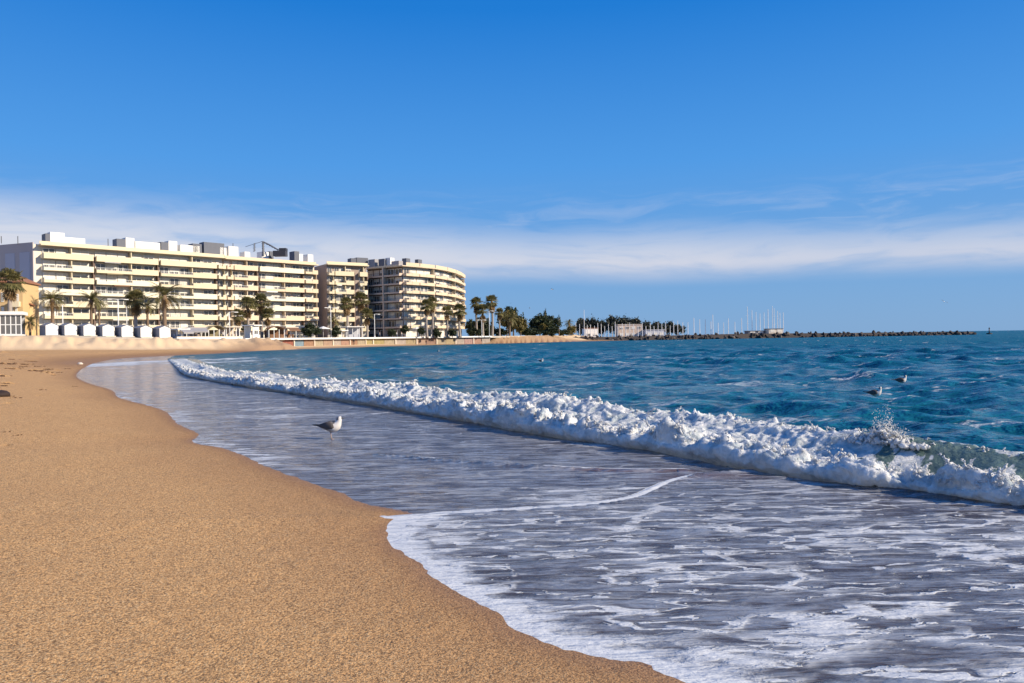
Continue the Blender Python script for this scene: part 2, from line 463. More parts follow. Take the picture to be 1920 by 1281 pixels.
# ------------------------------------------------------------------ water
def water_tree(name, wave=False):
    m = bpy.data.materials.new(name); m.use_nodes = True
    t = NT(m.node_tree); b = t.n['Principled BSDF']
    pos = t.new('ShaderNodeNewGeometry').outputs['Position']
    front = t.attr('front'); foam_a = t.attr('foam'); tint = t.attr('tint')
    # open water
    p2 = t.mapping(pos, (0.75, 1.35, 1.0), (0, 0, R(12)))
    ch = t.noise(p2, 1.1, 4.0, 0.62, 0.4)
    ch2 = t.noise(p2, 4.5, 3.0, 0.6, 0.3)
    big = t.noise(pos, 0.09, 3.0, 0.55)
    sea_c = t.mix(t.sstep(0.30, 0.70, ch), (0.0025, 0.044, 0.076, 1), (0.010, 0.155, 0.212, 1))
    sea_c = t.mix(t.lin(big, 0.3, 0.7, 0.0, 0.45), sea_c, (0.005, 0.082, 0.135, 1))
    sea_c = t.mix(t.m('MULTIPLY', t.attr('far'), 0.35), sea_c, (0.0, 0.110, 0.190, 1))
    # swash: thin water over wet grey-brown sand, sky reflection painted into the ripples
    pr = t.mapping(pos, (0.62, 3.3, 1.0), (0, 0, R(-5)))
    r1 = t.noise(pr, 2.6, 4.0, 0.6, 0.7)
    r2 = t.noise(t.mapping(pos, (1.0, 3.4, 1.0), (0, 0, R(-4))), 7.0, 3.0, 0.55, 0.5)
    sw_c = t.mix(t.sstep(0.38, 0.66, t.m('ADD', t.m('MULTIPLY', r1, 0.75), t.m('MULTIPLY', r2, 0.25))), (0.062, 0.051, 0.056, 1), (0.285, 0.31, 0.365, 1))
    mud = t.attr('mud')
    sw_c = t.mix(mud, sw_c, (0.16, 0.085, 0.06, 1))
    col = t.mix(front, sea_c, sw_c)
    if wave:
        col = t.mix(tint, col, (0.16, 0.235, 0.215, 1))
    # foam
    wv = t.vm('MULTIPLY', t.vm('SUBTRACT', t.noise(pos, 1.6, 3.0, 0.55, color=True), (0.5, 0.5, 0.5)), (0.7, 0.5, 0.3))
    pf = t.vm('ADD', t.mapping(pos, (0.62, 2.1, 1.0), (0, 0, R(-5))), wv)
    pf = t.vm('ADD', pf, t.vm('MULTIPLY', t.vm('SUBTRACT', t.noise(pr, 6.0, 2.0, 0.5, color=True), (0.5, 0.5, 0.5)), (0.10, 0.14, 0.1)))
    ve = t.voro(pf, 2.1)
    dn = t.noise(pos, 0.75, 3.0, 0.55)
    wid = t.m('MULTIPLY', t.sstep(0.30, 0.75, dn), 0.20)
    lace = t.sstep(t.m('ADD', wid, 0.035), t.m('MULTIPLY', wid, 0.55), ve)
    pch = t.noise(pf, 4.2, 4.0, 0.58)
    fine = t.noise(pos, 34.0, 3.0, 0.65)
    fbreak = t.noise(pf, 11.0, 3.0, 0.6)
    lace_d = t.attr('lace')
    f1 = t.m('MULTIPLY', t.m('MULTIPLY', lace, t.sstep(0.30, 0.48, fbreak)), t.sstep(0.40, 0.56, t.noise(pf, 1.3, 2.0, 0.5)))
    patch = t.sstep(t.lin(lace_d, 0.0, 1.0, 0.72, 0.575), t.lin(lace_d, 0.0, 1.0, 0.76, 0.615), pch)
    f1 = t.m('MAXIMUM', f1, patch)
    f1 = t.m('MULTIPLY', f1, lace_d)
    # solid sheets of foam: attribute eaten away by noise
    eat = t.m('ADD', t.m('MULTIPLY', t.noise(pf, 3.0, 5.0, 0.62), 0.8), t.m('MULTIPLY', fine, 0.13))
    f2 = t.sstep(-0.05, 0.17, t.m('SUBTRACT', foam_a, eat))
    f = t.m('MAXIMUM', f1, f2, clamp=True)
    bub = t.lin(fine, 0.30, 0.70, 0.80, 1.0)
    fcol = t.mix(bub, (0.42, 0.46, 0.51, 1), (0.66, 0.68, 0.70, 1))
    if wave:                                   # frothy white where the foam is thick, grey-green where it is thin
        pw = t.vm('ADD', pos, t.vm('MULTIPLY', t.vm('SUBTRACT', t.noise(pos, 3.0, 3.0, 0.6, color=True), (0.5, 0.5, 0.5)), (0.5, 0.5, 0.5)))
        thick = t.sstep(0.34, 0.60, t.noise(t.mapping(pw, (1.0, 1.0, 0.55)), 5.5, 5.0, 0.62))
        fcol = t.mix(thick, (0.50, 0.57, 0.60, 1), (0.90, 0.90, 0.885, 1))
    col = t.mix(f, col, fcol)
    t.l.new(col, b.inputs['Base Color'])
    far = t.attr('far')
    ro = t.m('ADD', t.lin(front, 0.0, 1.0, 0.12, 0.07), t.m('MULTIPLY', far, 0.26))
    t.l.new(t.m('ADD', t.m('MULTIPLY', f, 0.55), ro, clamp=True), b.inputs['Roughness'])
    b.inputs['IOR'].default_value = 1.333
    t.l.new(t.m('SUBTRACT', t.lin(f, 0.0, 1.0, 0.5, 0.2), t.m('MULTIPLY', far, 0.38), clamp=True), b.inputs['Specular IOR Level'])
    # relief
    open_h = t.m('ADD', t.m('MULTIPLY', ch, 0.30), t.m('MULTIPLY', ch2, 0.075))
    sw_h = t.m('ADD', t.m('MULTIPLY', r1, 0.050), t.m('MULTIPLY', r2, 0.016))
    hmix = t.new('ShaderNodeMix', data_type='FLOAT')
    t.put(hmix.inputs[0], front); t.put(hmix.inputs[2], open_h); t.put(hmix.inputs[3], sw_h)
    h = t.m('ADD', hmix.outputs[0], t.m('MULTIPLY', f, t.m('ADD', 0.007, t.m('MULTIPLY', fine, 0.005))))
    if wave:
        h = t.m('ADD', t.m('MULTIPLY', h, 0.25), t.m('MULTIPLY', t.noise(pos, 22.0, 4.0, 0.65), 0.028))
    t.l.new(t.bump(h, 1.0, 1.0), b.inputs['Normal'])
    if wave:
        t.l.new(t.m('MULTIPLY', f, 0.85), b.inputs['Subsurface Weight'])
        b.inputs['Subsurface Radius'].default_value = (1.0, 1.0, 1.0); b.inputs['Subsurface Scale'].default_value = 0.055; b.subsurface_method = 'BURLEY'
        tr = t.new('ShaderNodeBsdfTranslucent')
        t.l.new(t.mix(f, (0.20, 0.36, 0.32, 1), (0.85, 0.86, 0.86, 1)), tr.inputs['Color'])
        mx = t.new('ShaderNodeMixShader')
        t.l.new(t.m('MULTIPLY', t.m('MAXIMUM', f, tint), 0.30), mx.inputs[0])
        t.l.new(b.outputs[0], mx.inputs[1]); t.l.new(tr.outputs[0], mx.inputs[2])
        t.l.new(mx.outputs[0], t.n['Material Output'].inputs['Surface'])
    return m
m_water = water_tree('sea_water')
m_wave = water_tree('breaking_water', True)

rs = radii([(1.6, 16, 0.008), (16, 40, 0.0115), (40, 130, 0.0085), (130, 420, 0.02), (420, 30000, 0.15)])
X, Y, F, ang = polar(rs, 1000, 40, R(40))
RR = np.hypot(X, Y)
wd, wp = polydist(X, Y, WAVE)             # positive on the left walking away = shoreward
front = sstep(-0.2, 0.25, wd)
sd = shore_d(X, Y)
tr, td = tongue_raise(X, Y)
SDsea, _ = polydist(X, Y, WAVE)
spacing = np.maximum(RR * 0.0105, 0.01)
rng = np.random.default_rng(11)
Zs = np.zeros_like(X); CX = np.zeros_like(X); CY = np.zeros_like(X)
lams = np.exp(np.linspace(math.log(0.42), math.log(9.0), 54))
for lam in lams:
    th = R(205) + rng.normal(0, 0.62)     # travelling towards the shore, short crested
    k = 2 * math.pi / lam
    A = 0.0120 * min(lam, 1.6) ** 0.9 * max(1.0, lam / 1.6) ** 0.15
    A = A * sstep(1.6, 3.2, lam / spacing)
    kx, ky = math.cos(th) * k, math.sin(th) * k
    ph = X * kx + Y * ky + rng.uniform(0, 6.28)
    Zs += A * np.cos(ph)
    CX -= 0.8 * A * math.cos(th) * np.sin(ph); CY -= 0.8 * A * math.sin(th) * np.sin(ph)
env = (0.55 + 0.9 * fbm(X * 0.12, Y * 0.12, oct=2, seed=71)) * (0.62 + 0.75 * sstep(-4, -45, wd))
Zs *= env; CX *= env; CY *= env
open_w = 1 - front
shoal = sstep(0.0, 12.0, -sd)             # calm right at the far water's edge
far_calm = np.where(Y > 60, shoal, 1.0)
zsw = 0.010 * (fbm(X * 2.2, Y * 4.0, oct=3, seed=21) - 0.5) + 0.004 * (vnoise(X * 7, Y * 16, seed=4) - 0.5)
zsw = zsw * sstep(0.0, 0.6, -sd)
rd, rp = polydist(X, Y, RIPPLE)
rend = sstep(0.0, 3.0, rp) * sstep(18.0, 16.0, rp)
zrip = 0.030 * np.exp(-np.abs(rd - 0.02) / 0.10) * rend * (rd > -0.03) + 0.030 * np.exp(-((rd + 0.03) / 0.03) ** 2) * rend * (rd <= -0.03)
lip = 0.020 * np.exp(-((td - 0.05) / 0.05) ** 2) * sstep(16, 12, Y) * sstep(-0.05, 0.05, td)
zswash = tr + zsw + zrip + lip + 0.006
Z = Zs * open_w * far_calm + zswash * front
Xd = X + CX * open_w * far_calm; Yd = Y + CY * open_w * far_calm
# foam attributes
off = -sd                                  # metres out from the water's edge
intong = sstep(-0.02, 0.02, td)
rag = fbm(X * 1.3, Y * 2.0, oct=4, seed=51)
edgeband = sstep(0.30 + 0.95 * rag, 0.05, off) * intong * (Y < 12)
edgeband = edgeband * 0.62 + 0.45 * sstep(0.05, 0.0, off) * intong * (Y < 12)
# second, inner band of foam inside the tongue
lobes = fbm(X * 0.55 - Y * .15, Y * 1.5, oct=4, seed=8)
inner = sstep(.50, .62, lobes) * sstep(1.35, .4, off) * sstep(.1, .3, off) * intong * sstep(8.5, 6.5, Y) * 0.55
tip = sstep(1.3, 0.0, np.hypot(X - TONGUE[1, 0], (Y - TONGUE[1, 1]) * 1.3)) * intong * 0.55
lipfoam = 1.4 * sstep(0.11, 0.05, np.abs(td - 0.045)) * sstep(16, 12, Y)
lipfoam = lipfoam * sstep(2.7, 1.6, X)     # fades where the line meets the breaker
spk = sstep(0.9 + rag * 0.8, 0.1, off) * (1 - intong) * sstep(9.0, 11.0, Y) * sstep(45, 25, Y) * (0.34 + 0.26 * rag)
streak = sstep(0.58, 0.72, fbm(X * 0.35 + Y * 0.12, Y * 1.6, oct=4, seed=61)) * (1 - intong) * sstep(0.4, 1.5, off) * 0.50
bore = 0.75 * sstep(0.28, 0.02, rd) * sstep(-0.03, 0.02, rd) * rend * (0.35 + 0.65 * (fbm(X * 1.2, Y * 1.2, oct=3, seed=12) > 0.48))
behind = sstep(-4.5, -2.6, wd) * open_w * 0.30 * (fbm(X * 0.8, Y * 1.2, oct=3, seed=14))
feet = sstep(0.5, 0.0, wd) * front * 0.35
caps = sstep(2.9, 3.5, Zs / (0.105 * np.ones_like(Zs))) * open_w * 0.38 * (Y < 260) * far_calm
tailfoam = sstep(16, 4, np.hypot(X + 33, (Y - 72) * 0.55)) * 0.55 * (0.5 + fbm(X * 0.4, Y * 0.25, oct=3, seed=77)) * (off > -1)
foam = np.maximum.reduce([edgeband, inner, tip, lipfoam, spk, streak, bore, behind, feet, caps, tailfoam])
lace = front * np.clip(intong * (0.95 - 0.55 * sstep(6.0, 10.0, Y)) + (1 - intong) * 0.30, 0, 1) * sstep(0.0, 0.3, off)
mud = rend * np.exp(-((rd + 0.05) / 0.05) ** 2) * sstep(9, 12, rp) * 1.0
d_mud = np.exp(-(((X - onz(1330, 897)[0]) / 0.75) ** 2 + ((Y - onz(1330, 897)[1]) / 0.22) ** 2))
mud = np.clip(np.maximum(mud, 0.55 * d_mud), 0, 1)
# keep only faces that can be water
sz, _, _ = sand_height(X, Y)
keepv = (Z > sz - 0.15)
keep = keepv.ravel()[F].any(1)
V, F2, at_ = compact(np.stack([Xd, Yd, Z], -1).reshape(-1, 3), F[keep], {'front': front, 'foam': foam, 'lace': lace, 'mud': mud, 'tint': np.zeros_like(X), 'far': (1 - front) * sstep(18, 150, RR)})
me = np_mesh('sea', V, F2, [m_water], True, at_)
tag(link('sea', me), kind='structure')

# ------------------------------------------------------------------ the breaking wave
seg = np.diff(WAVE, axis=0); cum = np.concatenate([[0], np.cumsum(np.hypot(seg[:, 0], seg[:, 1]))])
S = [0.0]
while S[-1] < cum[-1] - 0.1:
    yy = np.interp(S[-1], cum, WAVE[:, 1])
    S.append(S[-1] + min(0.25, max(0.011, 0.0017 * yy)))
S = np.array(S)
bx_, by_ = np.interp(S, cum, WAVE[:, 0]), np.interp(S, cum, WAVE[:, 1])
tx, ty = np.gradient(bx_, S), np.gradient(by_, S)
kern = np.ones(41) / 41
tx = np.convolve(np.pad(tx, 20, 'edge'), kern, 'valid'); ty = np.convolve(np.pad(ty, 20, 'edge'), kern, 'valid')
tl = np.hypot(tx, ty); tx, ty = tx / tl, ty / tl
nx, ny = -ty, tx                        # towards the shore
# wave height along its length (from the photo: y of base -> height)
hy = np.array([3, 7.4, 8.6, 10, 11.9, 13.9, 15.8, 17.8, 23.5, 28, 34, 40, 48, 60, 78, 92]); hh = np.array([.37, .39, .45, .49, .52, .55, .55, .50, .49, .45, .44, .43, .36, .27, .16, .0])
H = np.interp(by_, hy, hh) * (0.96 + 0.55 * (fbm(S * 0.42, S * 0, oct=3, seed=5) - 0.5))
NT_ = 150
tpar = np.linspace(0, 1, NT_)
glass = sstep(9.6, 8.6, by_)            # right end: clean green face behind the front roll
def prof(s_i):
    """control points of the section: (q towards shore, z) from behind to the toe, foam, tint"""
nS = len(S)
n1 = fbm(S * 0.9, S * 0, oct=3, seed=15) - 0.5
n2 = fbm(S * 1.6, S * 0 + 3, oct=3, seed=16) - 0.5
n3 = fbm(S * 2.6, S * 0 + 9, oct=3, seed=17) - 0.5
n4 = fbm(S * 5.0, S * 0 + 4, oct=3, seed=19) - 0.5
one = np.ones(nS)
cq = [-3.6 * one, -2.6 * one, -1.9 * one, -1.36 + .4 * n1, -1.06 + .4 * n1, -0.74 + .3 * n2, -0.38 + .3 * n2, -0.08 + .26 * n2, 0.07 + .22 * n3, 0.09 + .16 * n3, 0.03 + .1 * n3, -0.06 + .05 * n3]
gz = glass
cz = [-0.16 * one, 0.02 * one, 0.36 * H, (0.80 + .1 * gz) * H, (0.98) * H, (0.84 - .08 * gz + .35 * n1) * H, (0.64 - .12 * gz + .45 * n2) * H, (0.64 - .04 * gz + .70 * n2 + .45 * n4) * H, (0.44 + .5 * n3) * H, 0.23 * H, 0.075 * H, -0.05 * one]
Cq = np.stack(cq, 1); Cz = np.stack(cz, 1)
knots = np.array([0, .10, .18, .26, .33, .42, .53, .66, .78, .87, .94, 1.0])
def crom(C, tt):
    i = np.clip(np.searchsorted(knots, tt, side='right') - 1, 0, len(knots) - 2)
    u = (tt - knots[i]) / (knots[i + 1] - knots[i])
    Cp = np.concatenate([2 * C[:, :1] - C[:, 1:2], C, 2 * C[:, -1:] - C[:, -2:-1]], 1)
    a, b_, c_, d_ = Cp[:, i], Cp[:, i + 1], Cp[:, i + 2], Cp[:, i + 3]
    return 0.5 * (2 * b_ + (c_ - a) * u + (2 * a - 5 * b_ + 4 * c_ - d_) * u * u + (3 * b_ - a - 3 * c_ + d_) * u ** 3)
Q = crom(Cq, tpar); ZW = crom(Cz, tpar)
PX = bx_[:, None] + nx[:, None] * Q; PY = by_[:, None] + ny[:, None] * Q; PZ = ZW
T2 = np.broadcast_to(tpar, Q.shape); S2 = np.broadcast_to(S[:, None], Q.shape)
P = np.stack([PX, PY, PZ], -1)
du = np.gradient(P, axis=0); dv_ = np.gradient(P, axis=1)
N = np.cross(du, dv_); N /= (np.linalg.norm(N, axis=-1, keepdims=True) + 1e-9)
if N[nS // 2, 60, 2] < 0: N = -N
Hs = np.clip(H[:, None] / 0.6, 0.25, 1.2)
def bill(sc, seed):
    return 1.0 - np.clip(worley(PX * sc, PY * sc, PZ * sc, seed), 0, 1.0)
wx = (fbm(PX * 3, PY * 3, PZ * 3, oct=3, seed=201) - .5) * .5
wy = (fbm(PX * 3 + 40, PY * 3, PZ * 3, oct=3, seed=202) - .5) * .5
def ridge(sc, seed, oct=3):
    """billows with sharp tufted crests"""
    s_, a_, f_, tot = 0.0, 1.0, 1.0, 0.0
    for o in range(oct):
        n_ = vnoise((PX + wx) * sc * f_, (PY + wy) * sc * f_, PZ * sc * f_ * .7, seed + o * 7)
        s_ = s_ + a_ * (1 - np.abs(2 * n_ - 1)); tot += a_; a_ *= .55; f_ *= 2.1
    return s_ / tot
b1 = bill(3.4, 1); b2 = ridge(4.5, 300); b3 = ridge(13.0, 320)
f3 = fbm(PX * 6, PY * 6, PZ * 6, oct=4, seed=33, gain=0.6) - 0.5
top = sstep(.22, .33, T2) * sstep(.93, .84, T2)
toe = sstep(.82, .95, T2)
cov = fbm(PX * 2.2, PY * 2.2, PZ * 2.6, oct=4, seed=44, gain=.55)
streaks = fbm(S2 * 7.0, T2 * 7.0 + S2 * 0.7, oct=4, seed=45)
foamw = sstep(.20, .30, T2 + 0.10 * (cov - .5)) * 1.15
gl2 = glass[:, None] * sstep(.22, .30, T2) * sstep(.62, .54, T2 + 0.12 * (cov - .5))
mid_hole = sstep(.36, .42, T2) * sstep(.64, .56, T2) * sstep(.50, .36, cov) * (1 - gl2)
foamw = foamw * (1 - 0.75 * gl2) + gl2 * 0.45 * sstep(.52, .66, streaks)
foamw = foamw * (1 - 0.45 * mid_hole)
endfade = sstep(88, 70, PY)
foamw *= endfade
damp_g = (1 - 0.72 * gl2) * sstep(.17, .30, T2)
amp = Hs * damp_g * (0.22 + 0.78 * (1 - 0.72 * toe))
near = np.clip(PY / 14.0, 0.6, 2.0)
disp = amp * (0.085 * (b1 - .45) + 0.17 * (b2 - .55) + 0.042 * (b3 - .55) + 0.08 * f3 * (1 - .7 * toe))
# thrown up tufts along the two crests
tuft = np.clip(fbm(PX * 11, PY * 11, PZ * 2.0, oct=3, seed=91, gain=.6) - .53, 0, 1) * 4.0
crest = np.exp(-((T2 - .33) / .05) ** 2) + 1.2 * np.exp(-((T2 - .665) / .06) ** 2)
big_gate = sstep(.42, .62, fbm(S2 * 1.1, S2 * 0 + 1, oct=2, seed=99))
upz = Hs * crest * tuft * (0.035 + 0.06 * big_gate) * endfade * (1 - .5 * gl2)
PX = PX + N[..., 0] * disp + nx[:, None] * upz * (-0.15); PY = PY + N[..., 1] * disp + ny[:, None] * upz * (-0.15); PZ = PZ + N[..., 2] * disp + upz
edge_in = sstep(0.0, .14, T2)
tintw = sstep(.17, .30, T2) * endfade
i = np.arange(nS - 1)[:, None] * NT_; j = np.arange(NT_ - 1)[None, :]
F = np.stack([i + j, i + j + 1, i + NT_ + j + 1, i + NT_ + j], -1).reshape(-1, 4)
zero = np.zeros_like(PX)
me = np_mesh('breaking_wave', np.stack([PX, PY, PZ], -1).reshape(-1, 3), F, [m_wave], True,
             {'front': zero, 'foam': foamw, 'lace': zero, 'mud': zero, 'tint': tintw})
tag(link('breaking_wave', me), 'white foaming wave breaking along the shore', None, None, 'structure')

# spray: clods and droplets thrown up from the crests, and the plume at the right
m_foam = bpy.data.materials.new('foam_spray'); m_foam.use_nodes = True
t = NT(m_foam.node_tree); b = t.n['Principled BSDF']
b.inputs['Base Color'].default_value = (0.86, 0.86, 0.85, 1); b.inputs['Roughness'].default_value = 0.5
tr_ = t.new('ShaderNodeBsdfTranslucent'); tr_.inputs['Color'].default_value = (0.86, 0.87, 0.87, 1)
mx = t.new('ShaderNodeMixShader'); mx.inputs[0].default_value = 0.35
g_ = t.new('ShaderNodeNewGeometry').outputs['Position']
t.l.new(t.bump(t.noise(g_, 60.0, 3.0, .6), 1.0, 0.01), b.inputs['Normal'])
t.l.new(b.outputs[0], mx.inputs[1]); t.l.new(tr_.outputs[0], mx.inputs[2]); t.l.new(mx.outputs[0], t.n['Material Output'].inputs['Surface'])
bm = bmesh.new(); bmesh.ops.create_icosphere(bm, subdivisions=1, radius=1.0)
icoV = np.array([v.co[:] for v in bm.verts]); icoF = np.array([[v.index for v in f.verts] for f in bm.faces]); bm.free()
rng = np.random.default_rng(8)
pts, szs = [], []
def emit(p, s): pts.append(p); szs.append(s)
cand = np.where((by_ > 6.5) & (by_ < 48))[0]
for n_ in range(1900):                      # jets: short tapering arcs of droplets leaving the two crests
    i0 = int(rng.choice(cand)); tj = rng.choice([.33, .655, .72, .55], p=[.30, .42, .16, .12]) + rng.normal(0, .025)
    k = int(np.clip(tj * NT_, 0, NT_ - 1))
    if glass[i0] > .5 and tj < .5 and rng.random() < .7: continue
    p0 = np.array([PX[i0, k], PY[i0, k], PZ[i0, k] - .01])
    sc = np.clip(by_[i0] / 13, .7, 2.0); big_ = rng.random() < .16; v = rng.uniform(.4, 1.0) * (1.55 if big_ else .85)
    dirv = np.array([nx[i0], ny[i0], 0]) * rng.normal(.10, .40) + np.array([tx[i0], ty[i0], 0]) * rng.normal(0, .5) + np.array([0, 0, 1.0])
    m_ = int(rng.integers(7, 14)); lean = rng.normal(0, .02, 3)
    for q in range(m_):
        u_ = (q + .6 * rng.random()) / m_; tt = u_ * .15 * v
        pos_ = p0 + dirv * v * 1.05 * tt - np.array([0, 0, 4.9]) * tt * tt + lean * u_ * u_ + rng.normal(0, .004 + .006 * u_, 3) * sc
        emit(pos_, sc * ((.024 if big_ else .015) * (1 - u_) ** 0.8 + .0035) * rng.uniform(.6, 1.1))
for n_ in range(1200):                      # clods lying on the roll
    i0 = int(rng.choice(cand)); k = int(np.clip(rng.normal(.68, .11) * NT_, 50, NT_ - 12))
    sc = np.clip(by_[i0] / 13, .6, 2.4)
    emit(np.array([PX[i0, k], PY[i0, k], PZ[i0, k]]) + rng.normal(0, .018, 3), sc * rng.uniform(.003, .011))
pl = onz(1590, 905)                          # plume
i0 = int(np.argmin(np.hypot(bx_ - at(1595, 800, 9.5)[0], by_ - 9.1)))
base = np.array([bx_[i0] - nx[i0] * .95, by_[i0] - ny[i0] * .95, H[i0] * .95])
for (du_, hgt_, n_, wd_) in [(-.28, .06, 220, .16), (-.12, .12, 260, .12), (.02, .20, 320, .08), (.09, .33, 160, .035), (-.03, .29, 120, .03), (.19, .17, 240, .07), (.28, .14, 180, .06), (.15, .27, 70, .025), (-.42, .03, 160, .16), (.4, .03, 120, .12)]:
    for q in range(n_):
        u = rng.random() ** 1.3
        pos_ = base + np.array([0, 0, -.03]) + np.array([-tx[i0], -ty[i0], 0]) * (du_ + rng.normal(0, wd_) * (1 - .6 * u)) + np.array([nx[i0], ny[i0], 0]) * rng.normal(0, .06) + np.array([0, 0, 1]) * (u * hgt_ * 1.5 - .02)
        emit(pos_, rng.uniform(.003, .012) * (1.45 - 1.1 * u) * (2.1 if u < .35 else 1.0))
pts = np.array(pts); szs = np.array(szs); n_ = len(pts)
axis = rng.normal(0, 1, (n_, 3, 3)); q_, _ = np.linalg.qr(axis)
str_ = rng.uniform(.6, 1.7, (n_, 1, 3))
Vd = (icoV[None] * (1 + .25 * rng.normal(0, 1, (n_, 12, 1))) * str_) @ q_ * szs[:, None, None] + pts[:, None]
Fd = (icoF[None] + (np.arange(n_) * 12)[:, None, None]).reshape(-1, 3)
me = np_mesh('foam_spray', Vd.reshape(-1, 3), Fd, [m_foam], True)
tag(link('foam_spray', me), 'white spray and foam clods thrown up from the breaking wave', None, None, 'stuff')

# ------------------------------------------------------------------ promenade and sea wall
rnd = random.Random(7)
m_pave = mat('paving', (0.50, 0.44, 0.37), 0.85, 0.10, 0.8)
m_white = mat('white_paint', (0.82, 0.80, 0.76), 0.6, 0.05)
m_stone = mat('pale_stone', (0.66, 0.58, 0.48), 0.8, 0.10)
m_cream = mat('cream_render', (0.72, 0.62, 0.43), 0.75, 0.07, 0.4)
m_cream2 = mat('warm_cream_render', (0.70, 0.56, 0.395), 0.75, 0.07, 0.4)
m_pinkc = mat('pink_cream_render', (0.62, 0.49, 0.39), 0.75, 0.07, 0.4)
m_wall = mat('ivory_wall', (0.78, 0.70, 0.56), 0.8, 0.08, 0.4)
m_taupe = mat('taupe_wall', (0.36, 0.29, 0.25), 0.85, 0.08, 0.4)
m_greyw = mat('grey_wall', (0.46, 0.42, 0.41), 0.85, 0.06, 0.3)
m_greyp = mat('pale_grey_panel', (0.47, 0.48, 0.53), 0.85, 0.05, 0.3)
m_metal = mat('white_metal', (0.75, 0.75, 0.74), 0.4, 0.03)
m_dark = mat('dark_metal', (0.05, 0.05, 0.06), 0.5, 0.1)
m_slate = mat('slate_grey', (0.12, 0.13, 0.16), 0.6, 0.1)
m_glass = mat('window_glass', (0.13, 0.125, 0.12), 0.12, 0.2, 0.5, 0.6)
m_blind = mat('roller_blind', (0.72, 0.68, 0.60), 0.7, 0.08)
m_green = mat('green_awning', (0.05, 0.12, 0.09), 0.8)
m_brown = mat('brown_canvas', (0.22, 0.12, 0.07), 0.85)
m_olive = mat('olive_canvas', (0.24, 0.20, 0.12), 0.85)
m_grey = mat('grey_canvas', (0.33, 0.32, 0.33), 0.85)
m_yellow = mat('ochre_render', (0.60, 0.42, 0.21), 0.8, 0.08, 0.4)
m_tile = mat('roof_tile', (0.30, 0.14, 0.08), 0.85, 0.2, 3)

pl = [tuple(p) for p in PROM]
poly = [p for p in pl[1:-1]] + [(60, 700), (-700, 700), (-700, 60)]
mb = MB()
n = len(poly)
tops = [float(prom_z(np.array(p[0]), 0)) for p in poly]
# top sheet as a fine strip grid so that it follows the slope of the promenade
strip = MB()
PL = catmull(np.array(pl[1:-1]), 4)
for i in range(len(PL) - 1):
    a, b = PL[i], PL[i + 1]
    for (w0, w1) in ((0.0, 12.0), (12.0, 60.0), (60.0, 400.0)):
        q = []
        for p_, w_ in ((a, w0), (b, w0), (b, w1), (a, w1)):
            x_, y_ = p_[0] - 0.70 * w_, p_[1] + 0.72 * w_
            q.append((x_, y_, float(prom_z(np.array(x_), 0))))
        strip.add(q, [(0, 1, 2, 3)])
    q0 = (a[0], a[1], float(prom_z(np.array(a[0]), 0))); q1 = (b[0], b[1], float(prom_z(np.array(b[0]), 0)))
    strip.add([q0, q1, (q1[0], q1[1], q1[2] - .6), (q0[0], q0[1], q0[2] - .6)], [(0, 3, 2, 1)])
tag(strip.build('promenade', m_pave), kind='structure')

# painted sea wall under the overhanging edge of the promenade
i0_, i1_ = 6, 9          # indices of PROM where the wall stands
wp_ = np.array(pl[i0_:i1_ + 1])
wroot = empty('sea_wall', (wp_[0][0], wp_[0][1], 0))
tag(wroot, 'long painted sea wall with white coping under the promenade', 'sea wall')
wall_cols = [(0.62, 0.55, 0.47), (0.20, 0.30, 0.36), (0.66, 0.60, 0.54), (0.45, 0.16, 0.12), (0.30, 0.42, 0.52), (0.50, 0.30, 0.20), (0.58, 0.40, 0.30), (0.60, 0.50, 0.36), (0.56, 0.34, 0.26), (0.55, 0.46, 0.22), (0.62, 0.52, 0.45), (0.44, 0.28, 0.22), (0.60, 0.48, 0.30), (0.62, 0.40, 0.36)]
wmats = [mat('wall_paint_%s' % 'abcdefghijklmnop'[k], tuple(.52 * v for v in c_), 0.85, 0.5, 1.3) for k, c_ in enumerate(wall_cols)]
def place_line(root, a, b):
    d = np.array(b) - np.array(a); L = float(np.hypot(*d)); an = math.atan2(d[1], d[0])
    return (a[0] - root.location.x, a[1] - root.location.y), an, L
seq = [0, 0, 1, 2, 3, 4, 5, 7, 6, 10, 8, 5, 7, 9, 9, 7, 10, 12, 6, 11, 7, 12, 10, 13, 8, 10, 13, 2]
si = 0
for k in range(len(wp_) - 1):
    (ox, oy), an, L = place_line(wroot, wp_[k], wp_[k + 1])
    npan = max(1, int(round(L / 4.4))); w_ = L / npan
    for q in range(npan):
        m_ = MB().box(q * w_ + .05, (q + 1) * w_ - .05, 0.25 + .05 * rnd.random(), .7, -.3, 2.28)
        m_.build('panel', wmats[seq[si % len(seq)]], wroot, (ox, oy, 0), (0, 0, an)); si += 1
        if q % 2 == 0: MB().box(q * w_ - .18, q * w_ + .18, -.05, .5, -.3, 2.29).build('post', m_stone, wroot, (ox, oy, 0), (0, 0, an))
    MB().box(0, L - .01, -.75, 1.2, 2.30, 2.67 + .05).build('coping', m_white, wroot, (ox, oy, 0), (0, 0, an))
# low white wall at the head of the sand bank
lw = np.array([at(332, 636, 148)[:2], at(455, 638, 164.3)[:2]])
lroot = empty('low_wall', (lw[0][0], lw[0][1], 2.5)); (ox, oy), an, L = place_line(lroot, lw[0], lw[1])
MB().box(0, L, 0, .35, -.3, .58).build('wall', m_white, lroot, (0, 0, 0), (0, 0, an))
MB().box(-.05, L + .05, -.06, .41, .58, .68).build('coping', m_stone, lroot, (0, 0, 0), (0, 0, an))
tag(lroot, 'low white wall between the sand bank and the cafe row', 'wall')

